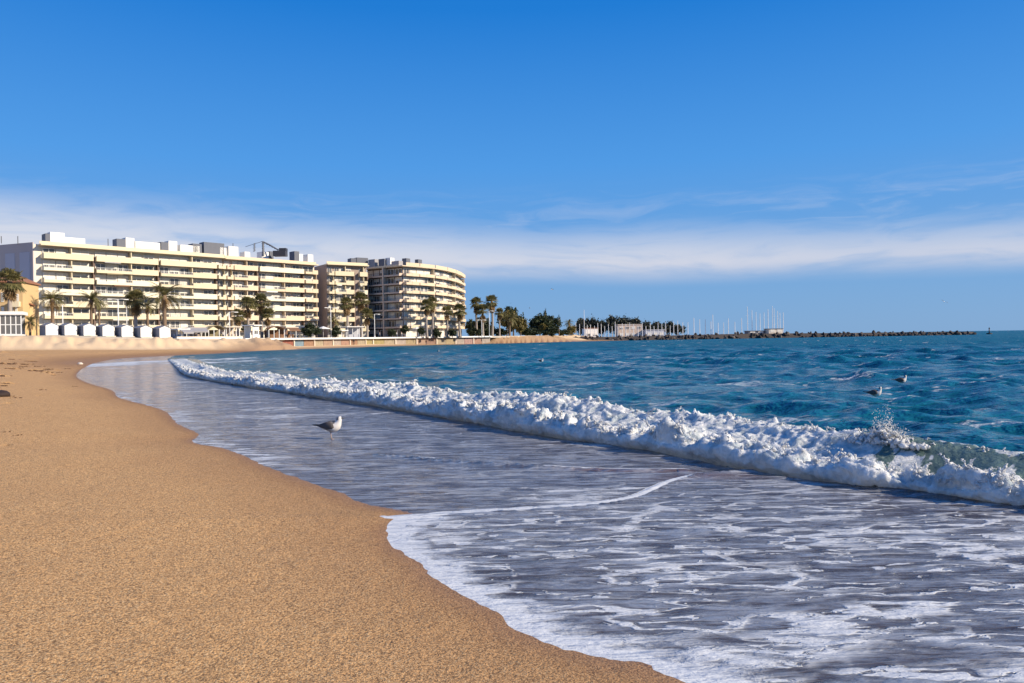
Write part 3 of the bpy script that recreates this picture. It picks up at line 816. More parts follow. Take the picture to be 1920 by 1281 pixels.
# ------------------------------------------------------------------ apartment blocks
def win_mesh(kind):
    mb = MB()
    for (x0, x1, z0, z1) in ((0, 1, 0, .06), (0, 1, .94, 1), (0, .05, .06, .94), (.95, 1, .06, .94), (.475, .525, .06, .94)):
        mb.box(x0, x1, -.10, .02, z0, z1, 0)
    mb.box(.05, .95, -.04, .01, .06, .94, 1)
    if kind == 'half': mb.box(.05, .95, -.08, -.05, .52, .94, 2)
    if kind == 'blind': mb.box(.05, .95, -.08, -.05, .10, .94, 2)
    return mb.mesh('window_' + kind, [m_white, m_glass, m_blind])
WIN = {k: win_mesh(k) for k in ('open', 'half', 'blind')}
m_cream_b = mat('pale_cream_render', (0.80, 0.73, 0.55), 0.75, 0.07, 0.4)
m_cream_c = mat('weathered_cream_render', (0.66, 0.57, 0.40), 0.8, 0.14, 0.6)
m_recess_shade = mat('recess_shade_umber', (0.16, 0.115, 0.095), 0.85, 0.15, 0.5)  # dark brown that paints shade into recesses and slots
class Seg:
    """a straight stretch of facade: local x along it, -y outwards"""
    def __init__(s, root, a, b):
        s.root = root; d = np.array(b) - np.array(a); s.L = float(np.hypot(*d)); s.an = math.atan2(d[1], d[0])
        s.o = (a[0] - root.location.x, a[1] - root.location.y)
    def loc(s, x, y, z):
        c, n = math.cos(s.an), math.sin(s.an)
        return (s.o[0] + x * c - y * n, s.o[1] + x * n + y * c, z - s.root.location.z)
    def box(s, name, m, x0, x1, y0, y1, z0, z1, parent=None):
        return MB().box(x0, x1, y0, y1, 0, z1 - z0).build(name, m, parent or s.root, s.loc(0, 0, z0), (0, 0, s.an))
    def window(s, x0, x1, z0, z1, y=-.02):
        k = rnd.choices(['open', 'half', 'blind'], [.34, .26, .40])[0]
        return link('window', WIN[k], s.root, s.loc(x0, y, z0), (0, 0, s.an), (x1 - x0, 1, z1 - z0))
    def ucoord(s, px, v):
        """x of the point seen at photograph column px on the line v metres behind the facade"""
        r = ray(px, 640); c, n = math.cos(s.an), math.sin(s.an)
        ax, ay = s.root.location.x + s.o[0] - v * n, s.root.location.y + s.o[1] + v * c
        # ax + x c = k r0 ; ay + x n = k r1
        x = (ay * r[0] - ax * r[1]) / (c * r[1] - n * r[0])
        return x, ay + x * n
    def railing(s, parent, x0, x1, y, z, h, m, step=.45):
        mb = MB(); mb.box(x0, x1, y - .03, y + .03, h - .06, h); mb.box(x0, x1, y - .02, y + .02, .08, .12)
        k = max(1, int((x1 - x0) / step))
        for q in range(k + 1):
            xx = x0 + (x1 - x0 - .04) * q / k; mb.box(xx, xx + .04, y - .02, y + .02, .12, h - .06)
        o = mb.build('railing', m, s.root, s.loc(0, 0, z), (0, 0, s.an))
        if parent is not None:
            o.parent = parent; o.location = (0, 0, z - (parent.location.z + s.root.location.z)); o.rotation_euler = (0, 0, 0)
        return o
    def balcony(s, x0, x1, z, bd, split, hp, m, m_rail, low=.40, high=1.10, panel=None):
        """slab with a low front up to `split`, a full-height panel beyond it, and a railing over the low front"""
        mb = MB(); mb.box(x0, x1, -bd, -.02, -.24, 0)
        xs = x0 + (x1 - x0) * split
        if split > 0: mb.box(x0, xs, -bd - .06, -bd + .08, -.30, low)
        if split < 1: mb.box(xs + .001, x1, -bd - .10, -bd + .09, -.34, high)
        mb.box(x0, x0 + .1, -bd + .081, -.02, 0.001, high * .8); mb.box(x1 - .1, x1, -bd + .091, -.02, 0.001, high * .9)
        o = mb.build('balcony', m, s.root, s.loc(0, 0, z), (0, 0, s.an))
        if split > .15: s.railing(o, x0 + .05, xs - .05, -bd, z + low, hp - low, m_rail)
        return o

def block_A(name, pxs, P0, P1, z_base, z_roof, levels, fh, m_wall_, m_par, label, left_pts=None, depth=15, bd=2.0):
    d = np.array(P1) - np.array(P0); d = d / np.hypot(*d)
    # start of this block on the common facade line
    tmp = empty('tmp', (P0[0], P0[1], 0)); sg0 = Seg(tmp, P0, P1)
    ua = sg0.ucoord(pxs[0][0], 0)[0]; ub = sg0.ucoord(pxs[-1][1], 0)[0]
    A = np.array(P0) + d * ua; B = np.array(P0) + d * ub
    bpy.data.objects.remove(tmp)
    root = empty(name, (A[0], A[1], z_base)); tag(root, label, 'building')
    s = Seg(root, A, B); L = s.L
    inn = np.array((-d[1], d[0]))
    W0 = A + inn * bd; W1 = B + inn * bd
    left = left_pts if left_pts is not None else [tuple(W0), tuple(W0 + inn * depth)]
    polyw = [left[0], tuple(W1), tuple(W1 + inn * depth)] + [left[-1]]
    polyw = [(p[0] - A[0], p[1] - A[1]) for p in polyw]
    MB().prism(polyw, -.5, z_roof - z_base).build('wall', m_wall_, root)
    s2 = Seg(root, W0, W1)
    for (pa, pb, style) in pxs:
        x0 = s.ucoord(pa, 0)[0]; x1 = s.ucoord(pb, 0)[0]
        g_ = .34 if style == 'bay' else .12
        x0 += g_; x1 -= g_; wd_ = x1 - x0
        for k, z in enumerate(levels):
            topf = (k == len(levels) - 1)
            if style == 'bay':
                sp = .0 if topf else (.56 if rnd.random() < .85 else .3)
                s2.balcony(x0, x1, z, bd, sp, 1.05, rnd.choices([m_par, m_cream_b, m_cream_c], [.62, .23, .15])[0], m_metal if rnd.random() < .7 else m_dark)
                # windows behind, wide glass doors in the open part, smaller ones behind the panel
                xs = x0 + wd_ * .56; nw = max(2, int(wd_ * .56 / 2.3)); ww = (xs - x0 - .4) / nw
                for q in range(nw): s2.window(x0 + .2 + q * ww + .1, x0 + .2 + (q + 1) * ww - .15, z + .05, z + 2.3)
                nw = max(1, int(wd_ * .44 / 2.6)); ww = (x1 - xs - .3) / nw
                for q in range(nw): s2.window(xs + .15 + q * ww + .3, xs + .15 + (q + 1) * ww - .3, z + .9, z + 2.3)
                s2.box('partition', m_par, xs - .1, xs + .1, -bd * .8, -.03, z + .002, z + fh - .26)
                if rnd.random() < .42 and not topf:
                    xa = x0 + wd_ * rnd.uniform(.02, .3); s2.box('awning', rnd.choice([m_grey, m_blind, m_white, m_olive, m_brown]), xa, xa + wd_ * .25, -bd - .35, -bd * .5, z + fh - .62, z + fh - .36)
            elif style == 'strip':
                s2.balcony(x0, x1, z, bd + .25, .55, 1.0, m_par, m_dark, high=.95)
                s2.window(x0 + .2, x1 - .2, z + .05, z + 2.25)
        s2.box('fin', m_recess_shade if style == 'bay' else m_par, x1 + .08, x1 + .56 if style == 'bay' else x1 + .2, -bd * .62, -.03, levels[0], levels[-1] + fh * .3)  # between bays a dark strip painted for the shade of the slot
    # roof with parapet and the lift houses
    rf = s2.box('roof', m_par, -.25, L + .2, -bd - .15, 1.2, z_roof - .35, z_roof)
    s2.box('parapet', m_par, -.2, L + .15, -bd * .45, -bd * .45 + .18, z_roof + .003, z_roof + .75, )
    # ground floor shop fronts
    nsh = int(L / 4.2)
    for q in range(nsh):
        x = q * L / nsh
        s2.window(x + .3, x + L / nsh - .3, z_base + .05, z_base + 2.0)
    s2.box('ground_floor_band', m_par, 0, L, -bd - .05, -.03, levels[0] - .55, levels[0] - .26)
    return root, s2, rf

A0, A1 = at(82, 640, 179)[:2], at(600, 640, 236)[:2]
lev = [5.7 + 2.94 * k for k in range(7)]
lp = [tuple(at(66.5, 640, 179.6)[:2]), tuple(at(4, 640, 183.8)[:2])]
rootA, sA, rfA = block_A('apartment_building', [(82, 181, 'bay'), (181, 302, 'bay'), (302, 411, 'bay'), (411, 426, 'strip')], A0, A1, 3.3, 26.5, lev, 2.94, m_wall, m_cream,
                'long cream apartment block with stacked balconies and bare grey end wall', lp)
# bare end wall: render and two pale panels
e0, e1 = np.array(lp[0]), np.array(lp[1])
sE = Seg(rootA, e1, e0)
sE.box('end_wall', m_greyw, 0.0, sE.L, -.25, -.003, 3.0, 26.9)
for (pa, pb) in ((13, 31), (40, 59)):
    sE.box('panel', m_greyp, sE.ucoord(pa, -.25)[0], sE.ucoord(pb, -.25)[0], -.32, -.253, 8.0, 24.6)
rootA2, sA2, rfA2 = block_A('apartment_building', [(427, 440, 'strip'), (440, 488, 'bay'), (488, 574, 'bay'), (574, 598, 'strip')], A0, A1, 2.8, 26.3, lev, 2.94, m_pinkc, m_cream2,
                'warm cream apartment block with a dark hoist on its roof', None)
def roof_boxes(s, rf, lst, z0, v=5.0):
    for (pa, pb, yt, m_) in lst:
        xa, Ya = s.ucoord(pa, v); xb, Yb = s.ucoord(pb, v)
        zt = at((pa + pb) / 2, yt, (Ya + Yb) / 2)[2]
        o = s.box('roof_box', m_, xa, xb, v - 1.2, v + 1.8, z0 + .004, max(zt, z0 + .6))
        o.parent = rf; o.matrix_parent_inverse = Matrix.Translation(-rf.location) if False else Matrix()
        # same frame as the roof piece: shift only in height
        o.location = (0, 0, z0 + .004 - (rf.location.z + s.root.location.z)); o.rotation_euler = (0, 0, 0)
roof_boxes(sA, rfA, [(86, 95, 439, m_slate), (95, 122, 437, m_white), (122, 160, 447, m_white), (219, 236, 449, m_slate), (236, 252, 447, m_white), (254, 300, 455, m_white), (302, 316, 455, m_slate), (316, 332, 453, m_white), (338, 374, 461, m_white), (361, 378, 458, m_slate), (382, 420, 456, m_slate), (412, 424, 465, m_white)], 26.5)
roof_boxes(sA2, rfA2, [(428, 446, 463, m_white), (458, 468, 473, m_white), (490, 503, 473, m_white), (505, 512, 472, m_slate), (551, 560, 472, m_slate), (560, 567, 477, m_white), (576, 586, 478, m_white)], 26.3)
# antenna masts
for (s_, rf_, px, yt) in ((sA, rfA, 37, 443), (sA, rfA, 6, 443), (sA, rfA, 206, 448), (sA2, rfA2, 440, 455)):
    x, Yv = s_.ucoord(px, 4.0); zt = at(px, yt, Yv)[2]
    o = MB().box(x - .07, x + .07, 3.93, 4.07, 0, max(zt - 26.5, .8)).build('aerial', m_dark, rf_, (0, 0, .36))

# hoist on the roof
hY = 228.0
hp = at(493, 482, hY); hroot = empty('roof_hoist', (hp[0], hp[1], 26.35)); tag(hroot, 'dark lattice hoist standing on the apartment roof', 'hoist')
def rel(px, py): q = at(px, py, hY); return (q[0] - hp[0], q[1] - hp[1], q[2] - 26.35)
for (name_, seq_, r_) in (('mast', [(494, 480), (493, 453)], .32), ('jib', [(492, 453), (505, 459), (522, 469)], .22), ('cable', [(492, 453), (478, 457), (460, 463)], .07), ('mast', [(477, 472), (477, 456)], .14)):
    pts_ = [rel(*q) for q in seq_]
    mb = MB(); mb.tube(pts_, r_, 4, smooth=False)
    if name_ in ('mast', 'jib'):
        for q in range(6):
            a_, b_ = np.array(pts_[0]), np.array(pts_[-1]); c_ = a_ + (b_ - a_) * (q / 6.0); mb.tube([c_ + (-.45, 0, 0), c_ + (b_ - a_) / 6 + (.45, 0, 0)], .06, 4)
    mb.build(name_, m_slate, hroot)
q0, q1 = rel(514, 481), rel(537, 467)
MB().box(q0[0], q1[0], -1.2, 1.2, max(q0[2], 0.0), q1[2] - .6).box(q0[0] + 1.8, q1[0] + .1, -1.0, 1.0, q1[2] - .599, q1[2] + .2).build('engine_house', m_dark, hroot)
MB().box(-.9, .9, -.8, .8, -.05, .35).build('base', m_slate, hroot)

# block C: narrow lit block
C0, C1 = at(616, 640, 236)[:2], at(693, 640, 244)[:2]
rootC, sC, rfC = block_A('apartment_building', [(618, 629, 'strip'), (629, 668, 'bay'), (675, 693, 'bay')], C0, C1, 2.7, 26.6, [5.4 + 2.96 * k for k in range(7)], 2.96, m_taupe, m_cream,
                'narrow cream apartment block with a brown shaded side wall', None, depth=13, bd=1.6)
roof_boxes(sC, rfC, [(658, 668, 485, m_slate), (669, 690, 484, m_slate)], 26.6, v=9.0)

# block B: curved block at the end of the row
Bpts = [at(x, 640, y_)[:2] for x, y_ in ((684, 249.5), (757, 240), (789, 245.2), (818, 251.5), (841, 260), (857, 270), (867.5, 281), (874, 293))]
rootB = empty('apartment_building', (Bpts[0][0], Bpts[0][1], 2.6)); tag(rootB, 'curved apartment block with banded balconies at the end of the row', 'building')
bd = 1.7
def offs(P, dist):
    P = np.array(P); out = []
    for i in range(len(P)):
        d0 = P[i] - P[i - 1] if i else P[1] - P[0]; d1 = P[i + 1] - P[i] if i < len(P) - 1 else d0
        n0 = np.array((-d0[1], d0[0])) / np.hypot(*d0); n1 = np.array((-d1[1], d1[0])) / np.hypot(*d1)
        nn = (n0 + n1) / np.hypot(*(n0 + n1)); out.append(P[i] + nn * dist / max(.5, float(nn @ n0)))
    return np.array(out)
BW = offs(Bpts, bd)
back = offs(Bpts, 15.0)
pb_ = [(p[0] - rootB.location.x, p[1] - rootB.location.y) for p in list(BW) + list(back[::-1][:1]) + [back[2]] + [back[0]]]
MB().prism(pb_, -.4, 25.75 - 2.6).build('wall', m_pinkc, rootB)
rl = offs(Bpts, -.12)
pr_ = [(p[0] - rootB.location.x, p[1] - rootB.location.y) for p in list(rl) + list(back[::-1][:1]) + [back[2]] + [back[0]]]
rfB = MB().prism(pr_, 0, .3).build('roof', m_cream2, rootB, (0, 0, 25.75 - 2.6 + .003))
levB = [5.95 + 2.84 * k for k in range(7)]
for i in range(len(Bpts) - 1):
    s = Seg(rootB, BW[i], BW[i + 1]); L = s.L
    if i == 0:
        bays = [(0.15, L * .53), (L * .57, L - .1)]
    else: bays = [(0.06, L - .06)]
    for z in levB:
        for (x0, x1) in bays:
            s.balcony(x0, x1, z, bd, 1.0 if i == 0 else .45, 1.0, m_pinkc if i == 0 else m_cream2, m_dark if i == 0 or rnd.random() < .4 else m_metal, low=.22 if i == 0 else .45, high=.72)
            nw = max(1, int((x1 - x0) / 2.5)); ww = (x1 - x0) / nw
            for q in range(nw): s.window(x0 + q * ww + .2, x0 + (q + 1) * ww - .25, z + .05, z + 2.25)
        if i > 0 and i % 2 == 0: s.box('partition', m_cream2, L - .2, L - .02, -bd * .85, -.03, z + .002, z + 2.5)
    if i == 0:
        s.box('recess_shade_sheet', m_recess_shade, .02, L - .02, -.012, -.004, 2.62, 25.7)  # dark sheet that paints the recess shade onto this stretch of wall
        s.box('pilaster', m_pinkc, L * .533, L * .567, -bd - .2, -.03, 2.6, 25.7)
    MB().box(.02, L - .02, -bd - .13, -bd + .05, 0, 1.0 if i else .3).build('parapet', m_cream2, rootB, s.loc(0, 0, 26.06), (0, 0, s.an))
    nsh = max(1, int(L / 4))
    for q in range(nsh): s.window(q * L / nsh + .3, (q + 1) * L / nsh - .3, 2.7, 5.2)
sB = Seg(rootB, BW[0], BW[1])
for (pa, pb, yt, m_, vv) in ((697, 709, 487, m_grey, 3.0), (716, 727, 486, m_slate, 3), (729, 738, 484, m_white, 4), (740, 754, 490, m_grey, 3), (760, 768, 485, m_slate, 8), (784, 790, 487, m_slate, 8)):
    xa, Ya = sB.ucoord(pa, vv); xb, Yb = sB.ucoord(pb, vv); zt = at((pa + pb) / 2, yt, (Ya + Yb) / 2)[2]
    p_ = sB.loc(0, 0, 26.06)
    MB().box(xa, xb, vv - 1, vv + 1, 0, max(.5, zt - 26.06)).build('roof_box', m_, rfB, (p_[0], p_[1], .304), (0, 0, sB.an))

# ochre house and glass pavilion at the far left
hy0 = at(-40, 640, 152)[:2]; hy1 = at(44, 640, 154)[:2]
rH = empty('ochre_house', (hy0[0], hy0[1], 3.4)); sH = Seg(rH, hy0, hy1); tag(rH, 'ochre house with tiled roof behind the glass pavilion', 'house')
dH = np.array(hy1) - np.array(hy0); inH = np.array((-dH[1], dH[0])) / np.hypot(*dH)
MB().prism([(0, 0), tuple(dH), tuple(dH + inH * 9), tuple(inH * 9)], 0, 11.6).build('wall', m_yellow, rH)
mbR = MB(); LH = sH.L
mbR.add([(-.4, -.5, 0), (LH + .4, -.5, 0), (LH + .4, 9.4, 0), (-.4, 9.4, 0), (3, 4.4, 2.0), (LH - 3, 4.4, 2.0), (-.4, -.5, -.25), (LH + .4, -.5, -.25), (LH + .4, 9.4, -.25), (-.4, 9.4, -.25)],
        [(0, 1, 5, 4), (1, 2, 5), (2, 3, 4, 5), (3, 0, 4), (0, 6, 7, 1), (1, 7, 8, 2), (2, 8, 9, 3), (3, 9, 6, 0), (6, 9, 8, 7)])
mbR.build('roof', m_tile, rH, sH.loc(0, 0, 3.4 + 11.86), (0, 0, sH.an))
for (pa, pb, z0, z1) in ((20, 30, 11.0, 12.9), (33, 37, 10.6, 12.6), (22, 26, 7.8, 9.9), (30, 34, 7.8, 9.9), (4, 9, 7.8, 9.9), (4, 9, 11, 12.9)):
    sH.window(sH.ucoord(pa, 0)[0], sH.ucoord(pb, 0)[0], z0, z1)
sH.balcony(sH.ucoord(20, 0)[0], sH.ucoord(40, 0)[0], 10.2, .9, 0, 1, m_cream, m_metal, high=.9)
wg0 = at(45, 640, 156.5)[:2]; wg1 = at(64, 640, 158)[:2]
sW = Seg(rH, wg0, wg1); sW.box('side_wing', m_yellow, .05, sW.L, .2, 6, 3.4, 10.2)
mbW = MB(); mbW.add([(-.2, -.2, 0.9), (sW.L + .3, -.2, 0), (sW.L + .3, 6.4, 0), (-.2, 6.4, 0.9), (-.2, -.2, 0.65), (sW.L + .3, -.2, -.25), (sW.L + .3, 6.4, -.25), (-.2, 6.4, .65)], [(0, 1, 2, 3), (4, 7, 6, 5), (0, 4, 5, 1), (1, 5, 6, 2), (2, 6, 7, 3), (3, 7, 4, 0)])
mbW.build('wing_roof', m_tile, rH, sW.loc(0, 0, 10.5), (0, 0, sW.an))

g0 = at(-30, 640, 134)[:2]; g1 = at(41, 640, 136.5)[:2]
rG = empty('glass_pavilion', (g0[0], g0[1], 3.66)); sG = Seg(rG, g0, g1); LG = sG.L; tag(rG, 'white framed glass pavilion with flat white roof by the palm', 'pavilion')
sG.box('floor_slab', m_white, -.1, LG + .1, -.15, 5.1, 3.6, 3.95)
sG.box('roof', m_white, -.3, LG + .3, -.4, 5.4, 7.55, 8.15)
sG.box('back_wall', m_greyp, .1, LG - .1, 4.6, 4.8, 3.953, 7.547)
npn = 7
for q in range(npn + 1):
    x = q * (LG - .16) / npn; sG.box('post', m_metal, x, x + .16, 0, .16, 3.953, 7.547)
for q in range(npn):
    x0, x1 = q * (LG - .16) / npn + .163, (q + 1) * (LG - .16) / npn - .003
    for z0, z1 in ((4.05, 5.65), (5.8, 7.4)): sG.box('pane', m_glass, x0, x1, .06, .09, z0, z1)
    sG.box('transom', m_metal, x0, x1, .02, .14, 5.653, 5.797)

# ------------------------------------------------------------------ white beach cabins
m_cabin = mat('cabin_white', (0.84, 0.83, 0.80), 0.55, 0.03)
m_croof = mat('cabin_roof', (0.24, 0.25, 0.29), 0.7, 0.08)
def cabin_parts(root):
    w_, d_, h_, e_ = 2.1, 3.3, 1.85, .45
    mb = MB()
    mb.add([(-w_ / 2, 0, 0), (w_ / 2, 0, 0), (w_ / 2, 0, h_), (0, 0, h_ + e_), (-w_ / 2, 0, h_), (-w_ / 2, d_, 0), (w_ / 2, d_, 0), (w_ / 2, d_, h_), (0, d_, h_ + e_), (-w_ / 2, d_, h_)],
           [(0, 1, 2, 3, 4), (9, 8, 7, 6, 5), (0, 4, 9, 5), (1, 6, 7, 2), (0, 5, 6, 1)])
    mb.build('wall', m_cabin, root)
    for sx in (-1, 1): MB().box(sx * w_ / 2 - .03, sx * w_ / 2 + .03, .06, d_ - .03, .02, h_ - .10).build('side_cladding', m_croof, root)
    r = MB()
    for sx in (-1, 1):
        a = [(0, -.12, h_ + e_ + .004), (sx * (w_ / 2 + .15), -.12, h_ - .06), (sx * (w_ / 2 + .15), d_ + .12, h_ - .06), (0, d_ + .12, h_ + e_ + .004)]
        bq = [(p[0], p[1], p[2] + .06) for p in a]
        fs = [(0, 1, 2, 3), (7, 6, 5, 4), (0, 4, 5, 1), (1, 5, 6, 2), (2, 6, 7, 3)]
        r.add(a + bq, fs if sx < 0 else [tuple(reversed(f)) for f in fs])
    r.build('roof', m_croof, root)
    MB().box(-.45, .45, -.04, -.003, .08, 1.75).build('door', m_white, root)
    MB().box(.30, .36, -.09, -.041, .85, 1.0).build('handle', m_dark, root)
    MB().box(-w_ / 2 - .1, w_ / 2 + .1, -.5, -.05, -.25, .05).build('step', m_stone, root)
ordn = ['first', 'second', 'third', 'fourth', 'fifth', 'sixth', 'seventh']
proto = None
for q in range(7):
    px = 98 + 35.3 * q; Yc = 138.5 + 1.1 * q
    p = at(px, 640, Yc); z_ = float(prom_z(np.array(p[0]), 0)) + .06 + .02 * q
    o = empty('beach_cabin', (p[0], p[1], z_), R(-41 + 90))
    tag(o, 'white gabled beach cabin, %s of the row counted from the glass pavilion' % ordn[q], 'cabin', 'white beach cabins in a row on the sand bank')
    if proto is None: cabin_parts(o); proto = o
    else:
        for ch in list(proto.children):
            c_ = ch.copy(); COL.objects.link(c_); c_.parent = o
# timber deck they stand on
dk0, dk1 = at(80, 640, 136)[:2], at(336, 640, 145)[:2]
rD = empty('timber_deck', (dk0[0], dk0[1], 3.0)); sD = Seg(rD, dk0, dk1); m_deck = mat('weathered_deck', (0.30, 0.29, 0.27), .85, .15, 2)
nd = 9
for q in range(nd):
    xa, xb = sD.L * q / nd, sD.L * (q + 1) / nd
    zz = float(prom_z(np.array(dk0[0] + (dk1[0] - dk0[0]) * (q + .5) / nd), 0))
    sD.box('board', m_deck, xa + .01, xb - .01, 0, 7.5, zz - .25, zz + .05 + .012 * (q % 2))
tag(rD, 'grey timber deck under the row of white cabins', 'deck')

# ------------------------------------------------------------------ palms and trees
m_trunk = mat('palm_trunk', (0.20, 0.14, 0.095), 0.9, 0.25, 3, bump=.02, bscale=8)
m_trunk2 = mat('grey_palm_trunk', (0.34, 0.29, 0.25), 0.9, 0.2, 3)
def leafmat(name, c0, c1):
    m = bpy.data.materials.new(name); m.use_nodes = True; t = NT(m.node_tree); b = t.n['Principled BSDF']
    g = t.new('ShaderNodeNewGeometry').outputs['Position']
    c = t.mix(t.sstep(.3, .7, t.noise(g, 1.6, 3.0, .6)), c0 + (1,), c1 + (1,))
    t.l.new(c, b.inputs['Base Color']); b.inputs['Roughness'].default_value = .55
    tr = t.new('ShaderNodeBsdfTranslucent'); t.l.new(c, tr.inputs['Color'])
    mx = t.new('ShaderNodeMixShader'); mx.inputs[0].default_value = .25
    t.l.new(b.outputs[0], mx.inputs[1]); t.l.new(tr.outputs[0], mx.inputs[2]); t.l.new(mx.outputs[0], t.n['Material Output'].inputs['Surface'])
    return m
m_frond = leafmat('palm_frond', (0.10, 0.105, 0.035), (0.27, 0.225, 0.09))
m_dead = leafmat('dead_frond', (0.20, 0.12, 0.05), (0.34, 0.22, 0.10))
m_leaf = leafmat('dark_leaf', (0.020, 0.032, 0.012), (0.055, 0.072, 0.026))
m_leaf2 = leafmat('olive_leaf', (0.11, 0.10, 0.025), (0.28, 0.21, 0.06))
m_leafb = leafmat('far_pine_leaf', (0.028, 0.038, 0.030), (0.06, 0.07, 0.05))

def frond(V, F, o, az, elev, length, droop, rg, wid=.42, n=9):
    """feather frond: arched midrib with separate leaflets either side"""
    d = np.array((math.cos(az), math.sin(az), 0)); side = np.array((-math.sin(az), math.cos(az), 0))
    pts_ = []; p = np.array(o, float); e = elev
    for q in range(n + 1):
        pts_.append(p.copy()); p = p + (d * math.cos(e) + np.array((0, 0, math.sin(e)))) * length / n; e -= droop / n
    for q in range(n):
        a, b_ = pts_[q], pts_[q + 1]; w_ = wid * math.sin(math.pi * min(1, (q + .8) / (n + .3))) ** .6
        for s_ in (-1, 1):
            for k in range(2):
                c_ = a + (b_ - a) * (k / 2); tip = c_ + side * s_ * w_ + (b_ - a) * 1.1 - np.array((0, 0, .35 * w_ * rg.uniform(.4, 1.6)))
                i_ = len(V); V += [c_, c_ + (b_ - a) * .42, tip]; F.append((i_, i_ + 1, i_ + 2))
def fan(V, F, o, az, elev, stem, rad, rg):
    """fan leaf on a stalk"""
    d = np.array((math.cos(az) * math.cos(elev), math.sin(az) * math.cos(elev), math.sin(elev))); side = np.array((-math.sin(az), math.cos(az), 0))
    c_ = np.array(o) + d * stem; up = np.cross(side, d)
    i_ = len(V); V += [np.array(o) - side * .03, np.array(o) + side * .03, c_]; F.append((i_, i_ + 1, i_ + 2))
    for k in range(9):
        t0 = (k - 4.5) / 9 * 3.6; t1 = t0 + .33
        q0 = c_ + (d * math.cos(t0) + side * math.sin(t0)) * rad * .98 - np.array((0, 0, .30 * rad * rg.uniform(.5, 1.3)))
        i_ = len(V); V += [c_, c_ + (d * math.cos(t0 - .16) + side * math.sin(t0 - .16)) * rad * .6, q0, c_ + (d * math.cos(t1 - .16) + side * math.sin(t1 - .16)) * rad * .6]; F.append((i_, i_ + 1, i_ + 2, i_ + 3))
def raw(name, V, F, m, smooth=False):
    me = bpy.data.meshes.new(name); me.from_pydata([tuple(v) for v in V], [], F); me.materials.append(m); me.update(); return me
def palm_kit(kind, seed):
    """crown, skirt and trunk meshes for a palm 10 m tall with its crown base at z = 10"""
    rg = random.Random(seed); V, F, V2, F2 = [], [], [], []
    if kind == 'date':
        for q in range(46):
            e = R(rg.uniform(-18, 78)); frond(V, F, (0, 0, 10), rg.uniform(0, 6.283), e, rg.uniform(2.5, 3.5), R(rg.uniform(60, 105)), rg)
        for q in range(16): frond(V2, F2, (0, 0, 9.85), rg.uniform(0, 6.283), R(rg.uniform(-75, -25)), rg.uniform(1.3, 2.2), R(30), rg, .3, 6)
        r0, r1 = .30, .24
    else:
        for q in range(52): fan(V, F, (0, 0, 10), rg.uniform(0, 6.283), R(rg.uniform(-40, 85)), rg.uniform(.5, 1.0), rg.uniform(.7, 1.0), rg)
        for q in range(26): fan(V2, F2, (0, 0, 9.7 - rg.uniform(0, 1.0)), rg.uniform(0, 6.283), R(rg.uniform(-80, -55)), rg.uniform(.2, .5), rg.uniform(.5, .8), rg)
        r0, r1 = .24, .15
    mb = MB(); n = 30; bend = rg.uniform(-.25, .25)
    mb.tube([(bend * math.sin(q / n * 3.1), bend * .6 * (q / n) * (1 - q / n), -.3 + 10.3 * q / n) for q in range(n + 1)], [(r0 + (r1 - r0) * q / n) * (1.0 + .13 * (q % 2)) * (1.35 if q < 2 else 1) for q in range(n + 1)], 9)
    mb2 = MB(); mb2.tube([(0, 0, 9.2), (0, 0, 9.7), (0, 0, 10.2)], [r1 * 1.1, r1 * 1.9, r1 * 1.2], 9)
    return raw('crown', V, F, m_frond), raw('dead_fronds', V2, F2, m_dead), mb.mesh('trunk', m_trunk if kind == 'date' else m_trunk2), mb2.mesh('crown_shaft', m_trunk)
KITS = {('date', k): palm_kit('date', k) for k in range(3)}
KITS.update({('fan', k): palm_kit('fan', 10 + k) for k in range(3)})
def palm(kind, var, px, y_crown, y_base_z, Y, size, label, group=None):
    """crown centre at photograph point (px, y_crown) and depth Y; base on ground height"""
    p = at(px, y_crown, Y); zb = y_base_z
    H_ = p[2] - zb; size *= 1.28
    r = empty('palm_tree', (p[0], p[1], zb), rnd.uniform(0, 6.28)); tag(r, label, 'palm tree', group)
    cr, dd, tk, sh = KITS[(kind, var)]
    link('trunk', tk, r, (0, 0, 0), (0, 0, 0), (size, size, H_ / 10.0))
    zo = H_ - 10 * size
    link('crown', cr, r, (0, 0, zo), (0, 0, 0), (size,) * 3); link('dead_fronds', dd, r, (0, 0, zo), (0, 0, 0), (size,) * 3); link('crown_shaft', sh, r, (0, 0, zo), (0, 0, 0), (size,) * 3)
    return r
G1 = 'palms along the promenade'
palm('fan', 0, 18, 528, 3.4, 146, 1.5, 'fan palm in front of the ochre house', G1)
palm('date', 0, 98, 562, 3.4, 160, .95, 'stout date palm rising behind the first white cabin', G1)
palm('date', 1, 171, 563, 3.2, 165, .85, 'date palm rising behind the third white cabin', G1)
palm('date', 2, 186, 569, 3.2, 170, .62, 'smaller palm close beside the date palm behind the third cabin', G1)
palm('fan', 1, 254, 562, 2.9, 160, 1.35, 'fan palm behind the fifth white cabin', G1)
palm('date', 0, 276, 574, 2.8, 166, .72, 'short thin palm between the fan palm and the tallest date palm', G1)
palm('date', 1, 308, 556, 2.7, 158, 1.15, 'tallest date palm with wide feathery crown behind the last cabin', G1)
palm('fan', 2, 464, 572, 2.66, 185, 1.25, 'fan palm left of the pair before the warm cream block', G1)
palm('fan', 0, 446, 592, 2.66, 183, 1.0, 'low fan palm beside the olive tent', G1)
palm('fan', 1, 490, 566, 2.66, 190, 1.3, 'taller fan palm of the pair before the warm cream block', G1)
palm('fan', 2, 502, 590, 2.66, 188, 1.05, 'lower fan palm leaning beside the taller one of the pair', G1)
palm('date', 2, 625, 603, 2.66, 224, .75, 'low dark palm at the foot of the narrow block', G1)
